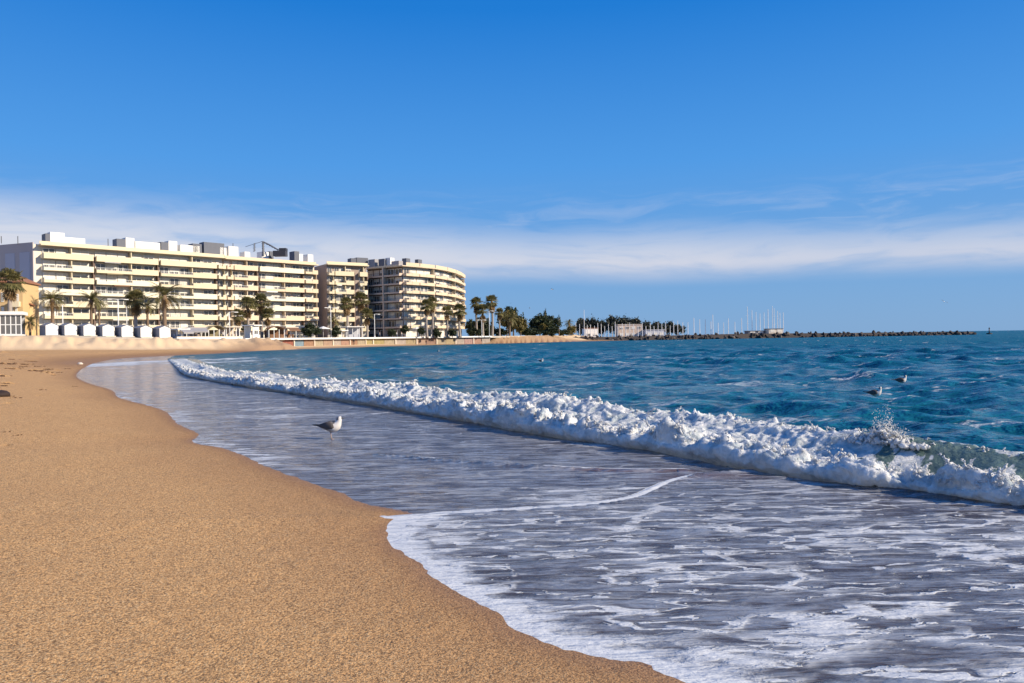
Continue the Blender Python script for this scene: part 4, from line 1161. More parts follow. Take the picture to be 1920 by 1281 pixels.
palm('fan', 0, 650, 570, 2.66, 226, 1.35, 'fan palm before the narrow cream block', G1)
palm('fan', 1, 677, 562, 2.66, 230, 1.45, 'tall shaggy fan palm between the narrow block and the curved block', G1)
palm('fan', 2, 688, 590, 2.66, 228, 1.2, 'shorter shaggy palm under the tall one by the curved block', G1)
palm('fan', 0, 800, 573, 2.6, 236, 1.25, 'palm before the middle of the curved block, left of its pair', G1)
palm('fan', 1, 811, 568, 2.6, 240, 1.2, 'palm before the middle of the curved block, right of its pair', G1)
palm('fan', 2, 838, 584, 2.6, 244, 1.1, 'small palm before the lit end of the curved block', G1)
palm('fan', 0, 862, 582, 2.6, 248, 1.4, 'dark palm hiding the outer edge of the curved block', G1)
palm('fan', 1, 893, 569, 2.6, 262, 1.35, 'dark bushy palm just beyond the curved block', G1)
palm('fan', 2, 905, 583, 2.6, 260, 1.45, 'lower dark palm between two tall ones beyond the curved block', G1)
palm('fan', 0, 922, 566, 2.6, 264, 1.5, 'tallest slender palm with grey trunk beyond the curved block', G1)
palm('fan', 1, 936, 586, 2.6, 268, 1.0, 'slender palm beside the yellowish tree clump', G1)
palm('date', 0, 955, 598, 2.6, 272, 1.1, 'yellowish date palm at the front of the tree clump', G1)
palm('date', 2, 1067, 606, 2.4, 345, .8, 'lone small palm at the landward end of the breakwater', G1)
palm('date', 1, 56, 604, 3.5, 140, .55, 'low scrubby palm between the glass pavilion and the first cabin', G1)

def crown_mesh(seed, m, clumps, flat=1.0, leaf=.32, per=46, shape='round'):
    rg = np.random.default_rng(seed); V, F = [], []
    for q in range(clumps):
        d = rg.normal(0, 1, 3); d /= np.linalg.norm(d); d[2] = abs(d[2]) * flat if shape == 'dome' else d[2] * flat
        c_ = d * rg.uniform(.45, 1.0) * np.array((1, 1, 1)); cs = rg.uniform(.16, .30)
        P_ = c_ + rg.normal(0, 1, (per, 3)) * cs * .55
        for p_ in P_:
            a = rg.normal(0, 1, 3); a /= np.linalg.norm(a); b_ = np.cross(a, rg.normal(0, 1, 3)); b_ /= np.linalg.norm(b_)
            s_ = leaf * rg.uniform(.10, .24); i_ = len(V)
            V += [p_ - a * s_, p_ + b_ * s_ * .6, p_ + a * s_, p_ - b_ * s_ * .6]; F.append((i_, i_ + 1, i_ + 2, i_ + 3))
    return raw('crown', V, F, m)
CR = {'dark': [crown_mesh(1, m_leaf, 60, .8, .62), crown_mesh(2, m_leaf, 60, .9, .62)], 'olive': [crown_mesh(3, m_leaf2, 55, .85, .62), crown_mesh(4, m_leaf2, 50, .9, .62)],
      'pine': [crown_mesh(5, m_leafb, 60, .75, .6, 40), crown_mesh(6, m_leafb, 60, .8, .6, 40)], 'thin': [crown_mesh(7, m_leaf, 22, 1.0, .5, 40)]}
def tree(kind, px, ytop, width_px, Y, zb, label, group=None, squash=1.0):
    p = at(px, ytop, Y); Ht = p[2] - zb; rw = width_px / 2 * Y / FPX
    r = empty('tree' if kind != 'pine' else 'pine_tree', (p[0], p[1], zb), rnd.uniform(0, 6.28)); tag(r, label, 'tree', group)
    me = rnd.choice(CR[kind]); ch = min(Ht * (.55 if kind != 'pine' else .62), rw * (1.0 if kind != 'pine' else 1.6)) * squash
    zc = Ht - ch * (.95 if kind != 'pine' else .5)
    link('crown', me, r, (0, 0, zc), (0, 0, 0), (rw, rw, ch))
    mb = MB(); top_ = zc
    mb.tube([(0, 0, -.3), (.05, .03, top_ * .5), (0, 0, top_)], [.05 * Ht * .6, .04 * Ht * .6, .025 * Ht * .6], 7)
    for q in range(5):
        a_ = q * 1.26 + rnd.random(); mb.tube([(0, 0, top_ * .75), (math.cos(a_) * rw * .3, math.sin(a_) * rw * .3, top_ + ch * .1), (math.cos(a_) * rw * .6, math.sin(a_) * rw * .6, top_ + ch * .35)], [.02 * Ht * .6, .014 * Ht * .6, .006 * Ht], 5)
    mb.build('trunk', m_trunk, r)
    return r
G2 = 'trees beyond the curved block'
tree('dark', 908, 597, 44, 274, 2.5, 'dark round tree behind the slender palms', G2)
tree('dark', 884, 600, 22, 290, 2.5, 'dark tree tucked against the end of the curved block', G2)
tree('olive', 950, 583, 34, 285, 2.5, 'tall yellow olive tree lit by the sun beside the slender palms', G2)
tree('dark', 962, 577, 46, 296, 2.5, 'dark high crown showing behind the yellow olive tree', G2)
tree('olive', 976, 594, 30, 280, 2.5, 'low yellow olive bushy tree at the edge of the clump', G2)
tree('dark', 1012, 587, 42, 305, 2.5, 'largest dark round tree apart from the clump', G2)
tree('dark', 1036, 594, 30, 310, 2.5, 'dark tree joined to the largest round one', G2)
tree('olive', 1018, 607, 18, 300, 2.4, 'small pale tree before the largest dark round tree', G2)
tree('thin', 1022, 578, 7, 312, 2.5, 'thin pointed tree rising over the dark round trees', G2, squash=3)
tree('thin', 1048, 590, 7, 314, 2.5, 'thin pointed tree at the seaward end of the dark trees', G2, squash=3)
tree('olive', 1070, 609, 20, 335, 2.4, 'low tree near the foot of the breakwater', G2)
G3 = 'far pines behind the marina'
for q, (px, yt, w_) in enumerate([(1088, 604, 18), (1109, 601, 22), (1128, 605, 18), (1148, 600, 24), (1170, 600, 28), (1191, 603, 24), (1211, 607, 22), (1234, 609, 24), (1255, 608, 18), (1272, 613, 22)]):
    tree('pine', px, yt, w_ * 1.25, 430 + 6 * (q % 3), 1.6, ['spreading far pine at the landward end of the marina', 'spreading far pine behind the first bare masts', 'low far pine between two spreading ones', 'broad far pine beside the pale marina house', 'tallest far pine rising above the pale marina house', 'far pine at the seaward side of the pale marina house', 'lower far pine past the pale marina house', 'dark far pine second from the tip of the headland row', 'narrow far pine near the tip of the headland row', 'last and lowest far pine at the tip of the headland'][q], G3)
G4 = 'shrubs at the foot of the buildings'
for q, (px, yt, w_, Y_) in enumerate([(461, 608, 16, 182), (578, 606, 26, 205), (594, 612, 18, 206), (758, 610, 16, 234), (790, 614, 14, 234), (628, 612, 20, 215), (1000, 616, 24, 290), (888, 613, 26, 262), (912, 615, 24, 268), (938, 614, 26, 274), (985, 612, 26, 285), (1030, 613, 34, 298), (1056, 617, 24, 318), (735, 616, 16, 232), (820, 616, 18, 240), (848, 616, 16, 244)]):
    tree('dark', px, yt, w_, Y_, 2.6, ['dark upright shrub beside the white kiosk', 'large dark shrub before the foot of the warm cream block', 'smaller dark shrub right of the large one', 'round dark shrub before the shaded corner of the curved block', 'dark shrub before the lit front of the curved block', 'dark shrub beneath the low palm by the narrow block', 'low dark shrub on top of the far beach', 'dense shrub at the outer corner of the curved block', 'dense shrub around the feet of the slender palms', 'shrub below the yellow olive tree', 'shrub in the gap between the two tree clumps', 'wide shrub under the dark round trees', 'last shrub before the breakwater', 'low shrub at the shaded front of the curved block', 'low shrub behind the pair of palms at the curved block', 'low shrub between the small palm and the dark palm'][q], G4)

# ------------------------------------------------------------------ lamps, kiosks, parasols
def lamp(px, ytop, Y, zb, label, arms=1):
    p = at(px, ytop, Y); Ht = p[2] - zb; r = empty('street_lamp', (p[0], p[1], zb), R(40)); tag(r, label, 'street lamp', 'lamps along the promenade')
    MB().tube([(0, 0, 0), (0, 0, Ht * .5), (0, 0, Ht)], [.13, .10, .08], 8).build('pole', m_metal, r)
    MB().tube([(0, 0, -.1), (0, 0, .5)], [.22, .18], 8).build('base', m_metal, r)
    for s_ in ((-1, 1) if arms == 2 else (1,)):
        MB().tube([(0, 0, Ht - .1), (s_ * .7, 0, Ht + .02), (s_ * 1.3, 0, Ht)], .05, 6).build('arm', m_metal, r)
        MB().box(s_ * 1.5 - .42, s_ * 1.5 + .42, -.16, .16, Ht - .12, Ht + .04).build('lamp_head', m_metal, r)
lamp(221, 561, 148, 2.9, 'tall white lamp behind the gap between the fourth and fifth cabins', 2)
lamp(237, 572, 165, 2.8, 'shorter white lamp right beside the tall one behind the cabins')
lamp(117, 572, 150, 3.4, 'slim lamp between the first and second white cabins')
lamp(620, 577, 214, 2.66, 'double headed lamp before the narrow cream block', 2)
lamp(702, 589, 224, 2.66, 'lamp at the shaded corner of the curved block')
lamp(903, 600, 256, 2.6, 'double headed lamp before the dark trees', 2)
lamp(917, 583, 258, 2.6, 'pale post beside the tallest slender palm')
lamp(430, 585, 166, 2.6, 'slim lamp beside the olive tent')

def kiosk(name, pa, pb, yt, Y, zb, depth, m_roof, m_side, label, cat, awn=None, posts=4, arch=False, open_front=True):
    a, b = at(pa, 640, Y)[:2], at(pb, 640, Y + 2)[:2]; zt = at((pa + pb) / 2, yt, Y)[2]
    r = empty(name, (a[0], a[1], zb)); s = Seg(r, a, b); tag(r, label, cat, 'cafes and kiosks on the promenade'); L = s.L; h = zt - zb
    if arch:
        mb = MB(); n = 10
        ring = [(L * q / n, h - .75 + .75 * math.sin(math.pi * q / n)) for q in range(n + 1)]
        vs = [(x, y_, z) for (x, z) in ring for y_ in (-.6, depth)]; vs2 = [(x, y_, z + .12) for (x, z) in ring for y_ in (-.6, depth)]
        k = len(vs); fs = []
        for q in range(n): fs += [(2 * q, 2 * q + 1, 2 * q + 3, 2 * q + 2), (k + 2 * q, k + 2 * q + 2, k + 2 * q + 3, k + 2 * q + 1), (2 * q, 2 * q + 2, k + 2 * q + 2, k + 2 * q)]
        mb.add(vs + vs2, fs, 0, True); mb.build('roof', m_roof, r, s.loc(0, 0, zb), (0, 0, s.an))
    else: s.box('roof', m_roof, -.3, L + .3, -.7, depth + .3, zt - .22, zt)
    s.box('back_wall', m_side, .05, L - .05, depth - .2, depth, zb, zt - (.24 if not arch else .8))
    if not open_front:
        s.box('front_wall', m_side, .05, L - .05, 0, .12, zb, zt - .24); s.window(L * .2, L * .8, zb + .9, zt - .5, -.01)
    else:
        for q in range(posts): x = q * (L - .14) / (posts - 1); s.box('post', m_metal, x, x + .14, 0, .14, zb, zt - (.24 if not arch else .75))
        s.box('counter', m_side, L * .1, L * .9, 1.0, 1.4, zb, zb + 1.05)
    if awn is not None:
        mb = MB(); mb.add([(0, 0, 0), (L, 0, 0), (L, -1.5, -.6), (0, -1.5, -.6), (0, -1.5, -.85), (L, -1.5, -.85), (0, 0, .05), (L, 0, .05), (L, -1.52, -.55), (0, -1.52, -.55)], [(3, 2, 1, 0), (6, 7, 8, 9), (9, 8, 5, 4), (0, 6, 9, 3), (1, 2, 8, 7)])
        mb.build('awning', awn, r, s.loc(0, -.72, zt - .25), (0, 0, s.an))
    return r
kiosk('cafe_kiosk', 332, 351, 616, 150, 2.66, 3, m_white, m_greyp, 'small pale kiosk right after the last white cabin', 'kiosk', m_grey)
kiosk('cafe_terrace', 354, 386, 614, 156, 2.66, 5, m_grey, m_taupe, 'cafe terrace with long grey awning beside the pale kiosk', 'cafe', m_grey, 5)
kiosk('cafe_tent', 391, 422, 611, 158, 2.66, 5, m_olive, m_olive, 'olive brown canvas tent in the cafe row', 'tent', None, 4, True)
kiosk('pergola', 424, 450, 612, 166, 2.66, 4, m_stone, m_pinkc, 'beige pergola between the olive tent and the white kiosk', 'pergola', None, 5)
kiosk('white_kiosk', 474, 486, 609, 170, 2.66, 2.5, m_white, m_white, 'tall white kiosk at the start of the sea wall', 'kiosk', None, 3, False, False)
kiosk('arched_cafe', 504, 534, 612, 184, 2.66, 5, m_brown, m_brown, 'brown arched cafe canopy above the sea wall', 'cafe', None, 4, True)
kiosk('brown_cafe', 536, 556, 613, 190, 2.66, 5, m_stone, m_brown, 'brown cafe front beside the arched canopy', 'cafe', m_brown, 3)
kiosk('white_shelter', 652, 680, 612, 222.5, 2.66, 3, m_white, m_greyp, 'white shelter before the narrow cream block', 'shelter', None, 4)
kiosk('low_shelter', 632, 650, 619, 220, 2.66, 3, m_white, m_stone, 'low white shelter left of the taller white one', 'shelter', None, 3)
def parasol(px, yt, Y, rad, m_, label, closed=False):
    p = at(px, yt, Y); zb = 2.66; h = p[2] - zb; r = empty('parasol', (p[0], p[1], zb)); tag(r, label, 'parasol', 'parasols on the promenade')
    MB().tube([(0, 0, 0), (0, 0, h)], .05, 6).build('pole', m_metal, r)
    MB().tube([(0, 0, -.02), (0, 0, .12)], [.4, .35], 8).build('base', m_grey, r)
    mb = MB()
    if closed: mb.tube([(0, 0, h * .45), (0, 0, h * .6), (0, 0, h * .95), (0, 0, h)], [.16, .24, .12, .03], 8)
    else: mb.tube([(0, 0, h - .75), (0, 0, h - .62), (0, 0, h)], [rad, rad * .98, .05], 8, smooth=False)
    mb.build('canopy', m_, r)
parasol(606, 612, 210, 1.9, m_white, 'open white parasol before the warm cream block corner')
parasol(590, 606, 214, .3, m_grey, 'closed grey parasol beside the open white one', True)
parasol(572, 610, 208, 1.6, m_grey, 'open grey parasol among the shrubs')
parasol(781, 613, 240, 1.6, m_white, 'open white parasol before the curved block')

# ------------------------------------------------------------------ marina: breakwater, boats, beacon
m_rock = mat('breakwater_rock', (0.060, 0.050, 0.046), 0.9, 0.35, .35, bump=.12, bscale=1.5)
m_rock2 = mat('pale_rock', (0.17, 0.15, 0.13), 0.9, 0.3, .35, bump=.12, bscale=1.5)
bw = [np.array(at(x, y_, Y_)[:2]) for x, y_, Y_ in ((1070, 638, 322), (1200, 636, 330), (1400, 632, 344), (1600, 628, 352), (1822, 625, 362))]
rB = empty('breakwater', (bw[0][0], bw[0][1], 0)); tag(rB, 'long low breakwater of dark boulders sheltering the marina', 'breakwater')
mb = MB()
for q in range(4):
    a, b = bw[q], bw[q + 1]; d = (b - a) / np.hypot(*(b - a)); n_ = np.array((-d[1], d[0])); ht = [1.7, 1.8, 2.2, 1.8][q]; h2 = [1.8, 2.2, 1.8, 1.5][q]
    o = bw[0]
    def pt(p, w_, z): v = p + n_ * w_ - o; return (v[0], v[1], z)
    mb.add([pt(a, -4.2, -1), pt(b, -4.2, -1), pt(b, -1.2, h2), pt(a, -1.2, ht), pt(a, 2.5, ht), pt(b, 2.5, h2), pt(b, 5, -1), pt(a, 5, -1)], [(0, 1, 2, 3), (3, 2, 5, 4), (4, 5, 6, 7), (0, 3, 4, 7), (1, 6, 5, 2)])
mb.build('core', m_rock, rB)
def rock_mesh(seed, m):
    rg = np.random.default_rng(seed); bm_ = bmesh.new(); bmesh.ops.create_icosphere(bm_, subdivisions=1, radius=1.0)
    for v in bm_.verts: v.co = v.co * float(rg.uniform(.72, 1.18))
    me = bpy.data.meshes.new('boulder'); bm_.to_mesh(me); bm_.free(); me.materials.append(m); return me
rocks = [rock_mesh(k, m_rock) for k in range(5)] + [rock_mesh(9, m_rock2)]
cumb = np.concatenate([[0], np.cumsum([np.hypot(*(bw[k + 1] - bw[k])) for k in range(4)])])
for q in range(290):
    u = rnd.random() * cumb[-1]; x = np.interp(u, cumb, [p[0] for p in bw]); y_ = np.interp(u, cumb, [p[1] for p in bw]); hh_ = np.interp(u, cumb, [1.2, 1.6, 2.0, 1.5, 1.2])
    row = rnd.random(); off_ = -4.4 + 3.6 * row; z_ = -.3 + (hh_ + .5) * row + rnd.uniform(-.2, .25); s_ = rnd.uniform(.55, 1.0)
    link('boulder', rocks[5] if rnd.random() < .13 else rnd.choice(rocks[:5]), rB, (x - bw[0][0], y_ + off_ - bw[0][1], z_), (rnd.random() * 6, rnd.random() * 6, rnd.random() * 6), (s_ * 1.5, s_, s_ * .7))
# marina quay and buildings
qy = MB().prism([(15, 345), (60, 345), (180, 372), (205, 395), (205, 700), (15, 700)], -1, 1.35)
tag(qy.build('quay', m_pave), kind='structure')
def house(name, pa, pb, yt, Y, zb, m_, mr, label, dep=9, floors=2):
    a, b = at(pa, 640, Y)[:2], at(pb, 640, Y + 1)[:2]; zt = at((pa + pb) / 2, yt, Y)[2]; r = empty(name, (a[0], a[1], zb)); s = Seg(r, a, b); tag(r, label, 'building')
    s.box('wall', m_, 0, s.L, 0, dep, zb, zt - .3); s.box('roof', mr, -.3, s.L + .3, -.3, dep + .3, zt - .297, zt)
    n = max(2, int(s.L / 3))
    for f_ in range(floors):
        z0 = zb + .8 + f_ * (zt - zb) / floors
        for q in range(n): s.window(s.L * (q + .2) / n, s.L * (q + .8) / n, z0, z0 + min(1.5, (zt - zb) / floors - 1.0))
house('marina_house', 1160, 1204, 608, 415, 1.4, m_pinkc, m_stone, 'pale marina house below the tallest far pine')
house('harbour_building', 1098, 1122, 615, 408, 1.4, m_white, m_tile, 'white harbour building behind the landward masts', 8, 1)
house('boat_shed', 1212, 1246, 618, 410, 1.4, m_greyp, m_greyp, 'low grey boat shed right of the pale marina house', 8, 1)
house('harbour_office', 1442, 1468, 616, 372, 2.0, m_stone, m_slate, 'small pale harbour office behind the middle of the breakwater', 5, 1)
house('store_shed', 1404, 1434, 620, 374, 1.8, m_slate, m_slate, 'long dark shed left of the harbour office', 5, 1)
m_hull = mat('boat_hull', (0.75, 0.75, 0.74), 0.35, 0.04); m_mast = mat('mast_alloy', (0.72, 0.72, 0.72), 0.4, .05); m_sailc = mat('sail_cover', (0.08, 0.12, 0.25), .8)
hv, hf = [], []
for q in range(9):
    x = -1 + 2 * q / 8; wv_ = .30 * (1 - max(0, x) ** 2.2) * (.82 if x < -.7 else 1)
    for (yy, zz) in ((-1, .95 + .15 * x * x), (-.8, .35), (0, 0), (.8, .35), (1, .95 + .15 * x * x)): hv.append((x, yy * wv_, zz))
for q in range(8):
    for k in range(4): a = q * 5 + k; hf.append((a, a + 5, a + 6, a + 1))
    hf.append((q * 5 + 4, q * 5 + 9, q * 5 + 5, q * 5))
hf.append((0, 1, 2, 3, 4))
hullme = raw('hull', hv, hf, m_hull)
mastme = MB().tube([(0, 0, 0), (0, 0, 1)], [1, .7], 6).mesh('mast', m_mast)
cabme = MB().add([(-.45, -.17, .95), (.35, -.14, .95), (.35, .14, .95), (-.45, .17, .95), (-.4, -.13, 1.35), (.15, -.1, 1.3), (.15, .1, 1.3), (-.4, .13, 1.35)], [(0, 1, 5, 4), (1, 2, 6, 5), (2, 3, 7, 6), (3, 0, 4, 7), (4, 5, 6, 7)]).mesh('cabin', m_hull)
boomme = MB().tube([(-1, 0, 0), (0, 0, 0)], .5, 6).mesh('boom', m_sailc)
def sailboat(px, ytop, Y, label, group):
    p = at(px, ytop, Y); zw = 0.0; h = p[2]; r = empty('sailboat', (p[0], p[1], zw), rnd.uniform(-.5, .5) + R(70)); tag(r, label, 'sailboat', group)
    l_ = max(3.2, h * .34)
    link('hull', hullme, r, (0, 0, -.25), (0, 0, 0), (l_, l_ * .95, 1.25)); link('cabin', cabme, r, (0, 0, -.25), (0, 0, 0), (l_, l_ * .95, 1.25))
    link('mast', mastme, r, (.1 * l_, 0, .9), (0, R(rnd.uniform(-.6, .6)), 0), (.19, .19, h - .9)); link('boom', boomme, r, (.1 * l_, 0, 2.2), (0, 0, 0), (l_ * .8, .25, .25))
    for f_ in (.45, .72): MB().box(.1 * l_ - .03, .1 * l_ + .03, -.05 * h, .05 * h, h * f_, h * f_ + .06).build('spreader', m_mast, r)
ORD = 'first second third fourth fifth sixth seventh eighth ninth tenth eleventh twelfth thirteenth fourteenth fifteenth sixteenth seventeenth eighteenth nineteenth twentieth twenty-first twenty-second twenty-third twenty-fourth twenty-fifth twenty-sixth twenty-seventh'.split()
GA = 'sailboats with bare masts moored before the headland pines'
for q, px in enumerate([1079, 1086, 1094, 1101, 1107, 1114, 1120, 1127, 1133, 1140, 1147, 1153, 1158, 1166, 1173, 1180, 1188, 1196, 1204, 1211, 1219, 1226, 1233, 1241, 1248, 1256, 1263]):
    if px == 1094: sailboat(1094, 581, 388, 'sailboat with the tall white mast standing alone above the landward pines', 'tall masted sailboats in the marina')
    else: sailboat(px, rnd.uniform(603, 612), 372 + rnd.uniform(0, 24), 'sailboat with short bare mast before the headland pines, %s from the landward end' % ORD[q], GA)
GB = 'sailboats behind the low middle of the breakwater'
for q, px in enumerate([1271, 1280, 1290, 1301, 1312, 1322, 1333, 1346, 1356, 1365, 1378, 1390]):
    sailboat(px, rnd.uniform(594, 606), 376 + rnd.uniform(0, 20), 'sailboat with slim mast past the headland tip, %s counted from the pines' % ORD[q], GB)
sailboat(1336, 590, 385, 'sailboat with one pale mast taller than its neighbours past the headland tip', 'tall masted sailboats in the marina')
GC = 'tall sailboats clustered by the harbour office'
for q, (px, yt) in enumerate([(1402, 575), (1410, 582), (1418, 585), (1425, 588), (1433, 586), (1440, 580), (1447, 574), (1452, 578), (1458, 583), (1463, 586)]):
    sailboat(px, yt, 392 + rnd.uniform(0, 18), 'tall masted sailboat in the cluster by the harbour office, %s from the left' % ORD[q], GC)
sailboat(1468.5, 586, 384, 'sailboat with the thick white mast at the seaward edge of the tall cluster', 'tall masted sailboats in the marina')
# beacon past the end of the breakwater
p = at(1855, 626, 385); r = empty('beacon', (p[0], p[1], 0)); tag(r, 'slim dark beacon standing in the sea past the breakwater', 'beacon')
MB().tube([(0, 0, -1.5), (0, 0, .6)], [1.6, 1.3], 10).build('base', m_rock, r)
MB().tube([(0, 0, .6), (0, 0, 2.8)], [.35, .25], 8).build('post', m_slate, r); MB().tube([(0, 0, 2.8), (0, 0, 3.5)], [.4, .15], 8).build('lantern', m_dark, r)

# ------------------------------------------------------------------ people on the shore
def person(px, yfoot, Y, z, top, legs, label, walk=.25, rz=0.0):
    p = at(px, yfoot, Y)
    m = bpy.data.materials.new('person_clothes'); m.use_nodes = True; t = NT(m.node_tree); b = t.n['Principled BSDF']
    zc = t.sep(t.new('ShaderNodeTexCoord').outputs['Object'])[2]
    c = t.mix(t.sstep(.88, .90, zc), legs + (1,), top + (1,)); c = t.mix(t.sstep(1.42, 1.44, zc), c, (.42, .26, .19, 1)); c = t.mix(t.sstep(1.62, 1.66, zc), c, (.04, .025, .02, 1))
    t.l.new(c, b.inputs['Base Color']); b.inputs['Roughness'].default_value = .8
    J = [(0, 0, .95), (0, 0, 1.2), (0, 0, 1.42), (0, .0, 1.52), (0, .02, 1.62), (0, .02, 1.72), (.09, 0, .88), (.10, walk * .5, .48), (.10, walk, .07), (.10, walk + .14, .03), (-.09, 0, .88), (-.10, -walk * .3, .48), (-.10, -walk, .09), (-.10, -walk + .13, .03),
         (.19, 0, 1.38), (.24, -.06, 1.1), (.25, .08, .86), (-.19, 0, 1.38), (-.24, .05, 1.1), (-.25, .12, .86)]
    E = [(0, 1), (1, 2), (2, 3), (3, 4), (4, 5), (0, 6), (6, 7), (7, 8), (8, 9), (0, 10), (10, 11), (11, 12), (12, 13), (2, 14), (14, 15), (15, 16), (2, 17), (17, 18), (18, 19)]
    rad = [.14, .13, .12, .06, .09, .08, .09, .065, .045, .04, .09, .065, .045, .04, .06, .045, .035, .06, .045, .035]
    me = bpy.data.meshes.new('person'); me.from_pydata(J, E, []); me.materials.append(m)
    o = link('person', me, None, (p[0], p[1], z), (0, 0, rz)); tag(o, label, 'person', 'people on the shore')
    sk = o.modifiers.new('skin', 'SKIN')
    for i_, v in enumerate(me.skin_vertices[0].data if me.skin_vertices else []): v.radius = (rad[i_], rad[i_]); v.use_root = (i_ == 0)
    if not me.skin_vertices:
        pass
    ss = o.modifiers.new('sub', 'SUBSURF'); ss.levels = 1; ss.render_levels = 1
    return o
def gz(px, py, Y): q = at(px, py, Y); return float(sand_height(np.array([q[0]]), np.array([q[1]]))[0][0])
PEOPLE = [(799, 647, 234, None, (.10, .035, .02), (.05, .04, .05), 'person in dark red brown clothes standing on the sand before the sea wall', .1, .3),
          (664, 648, 211, None, (.03, .03, .035), (.03, .025, .03), 'person in dark clothes on the sand before the middle of the sea wall', .2, 1.2),
          (744, 629, 228, 2.66, (.55, .52, .48), (.05, .06, .10), 'person in a pale top on the promenade before the shaded corner', .3, 1.4),
          (753, 629, 228.5, 2.66, (.60, .50, .42), (.30, .28, .25), 'person in light trousers following along the promenade', .3, 1.4),
          (712, 629, 226, 2.66, (.45, .35, .30), (.06, .06, .07), 'person in a tan top walking by the corner lamp', .3, -1.4),
          (419, 632, 160, 2.66, (.70, .65, .60), (.10, .10, .12), 'person in white before the olive tent', .2, 1.0),
          (946, 640, 300, None, (.25, .10, .06), (.05, .05, .06), 'person in red brown on the far beach past the sea wall', .25, 1.0)]
for (px, yf, Y_, z_, c1, c2, lb, wk, rz) in PEOPLE:
    person(px, yf, Y_, gz(px, yf, Y_) if z_ is None else z_, c1, c2, lb, wk, rz)

# ------------------------------------------------------------------ gulls
m_gw = mat('gull_white', (0.78, 0.77, 0.75), .75, .04, 30); m_gg = mat('gull_brown_grey', (0.085, 0.075, 0.075), .8, .35, 40); m_gb = mat('gull_black', (0.02, 0.02, 0.022), .6, .1)
m_leg = mat('gull_leg', (0.45, 0.33, 0.27), .6, .05); m_beak = mat('gull_beak', (0.10, 0.09, 0.06), .5, .05)
m_gbody = bpy.data.materials.new('gull_body'); m_gbody.use_nodes = True
t = NT(m_gbody.node_tree); b = t.n['Principled BSDF']; oc = t.new('ShaderNodeTexCoord').outputs['Object']; ox_, oy_, oz_ = t.sep(oc)
nz = t.noise(oc, 60.0, 3.0, .6)
back_ = t.sstep(.265, .285, t.m('ADD', oz_, t.m('ADD', t.m('MULTIPLY', nz, .02), t.m('MULTIPLY', ox_, -.10))))
back_ = t.m('MULTIPLY', back_, t.sstep(.085, .06, ox_))
c = t.mix(back_, (.66, .63, .61, 1), (.10, .088, .085, 1))
smudge = t.m('MULTIPLY', t.sstep(.325, .34, oz_), t.sstep(.140, .122, ox_)); c = t.mix(t.m('MULTIPLY', smudge, .85), c, (.09, .085, .085, 1))
flank_shade = t.m('MULTIPLY', t.sstep(.06, .0, ox_), t.sstep(.36, .30, oz_)); c = t.mix(t.m('MULTIPLY', flank_shade, .8), c, (.30, .27, .25, 1))  # belly shading painted as grey into the body colour
t.l.new(c, b.inputs['Base Color']); b.inputs['Roughness'].default_value = .75
def loft(rings, n=14):
    """rings: (x, z, half width, half height, pitch)"""
    V, F = [], []
    for (x, z, rw, rh, pt_) in rings:
        for k in range(n):
            a = 2 * math.pi * k / n; hz = math.sin(a) * rh
            V.append((x - hz * math.sin(pt_), math.cos(a) * rw, z + hz * math.cos(pt_)))
    for i_ in range(len(rings) - 1):
        for k in range(n): F.append((i_ * n + k, i_ * n + (k + 1) % n, (i_ + 1) * n + (k + 1) % n, (i_ + 1) * n + k))
    F.append(tuple(reversed(range(n)))); F.append(tuple(range((len(rings) - 1) * n, len(rings) * n)))
    return V, F
def smooth_mesh(name, V, F, m):
    me = raw(name, V, F, m); me.polygons.foreach_set('use_smooth', [True] * len(me.polygons)); return me
BODY = [(-.20, .232, .012, .006, 0), (-.165, .230, .036, .016, 0), (-.12, .225, .058, .040, .1), (-.06, .215, .078, .066, .15), (0, .212, .086, .080, .2), (.05, .222, .082, .082, .35), (.085, .245, .066, .070, .7), (.105, .275, .050, .052, 1.05), (.116, .305, .041, .041, 1.25), (.122, .328, .038, .038, 1.3), (.128, .350, .038, .037, 1.2), (.138, .366, .033, .030, .9), (.150, .372, .022, .022, .5), (.160, .370, .010, .012, .2)]
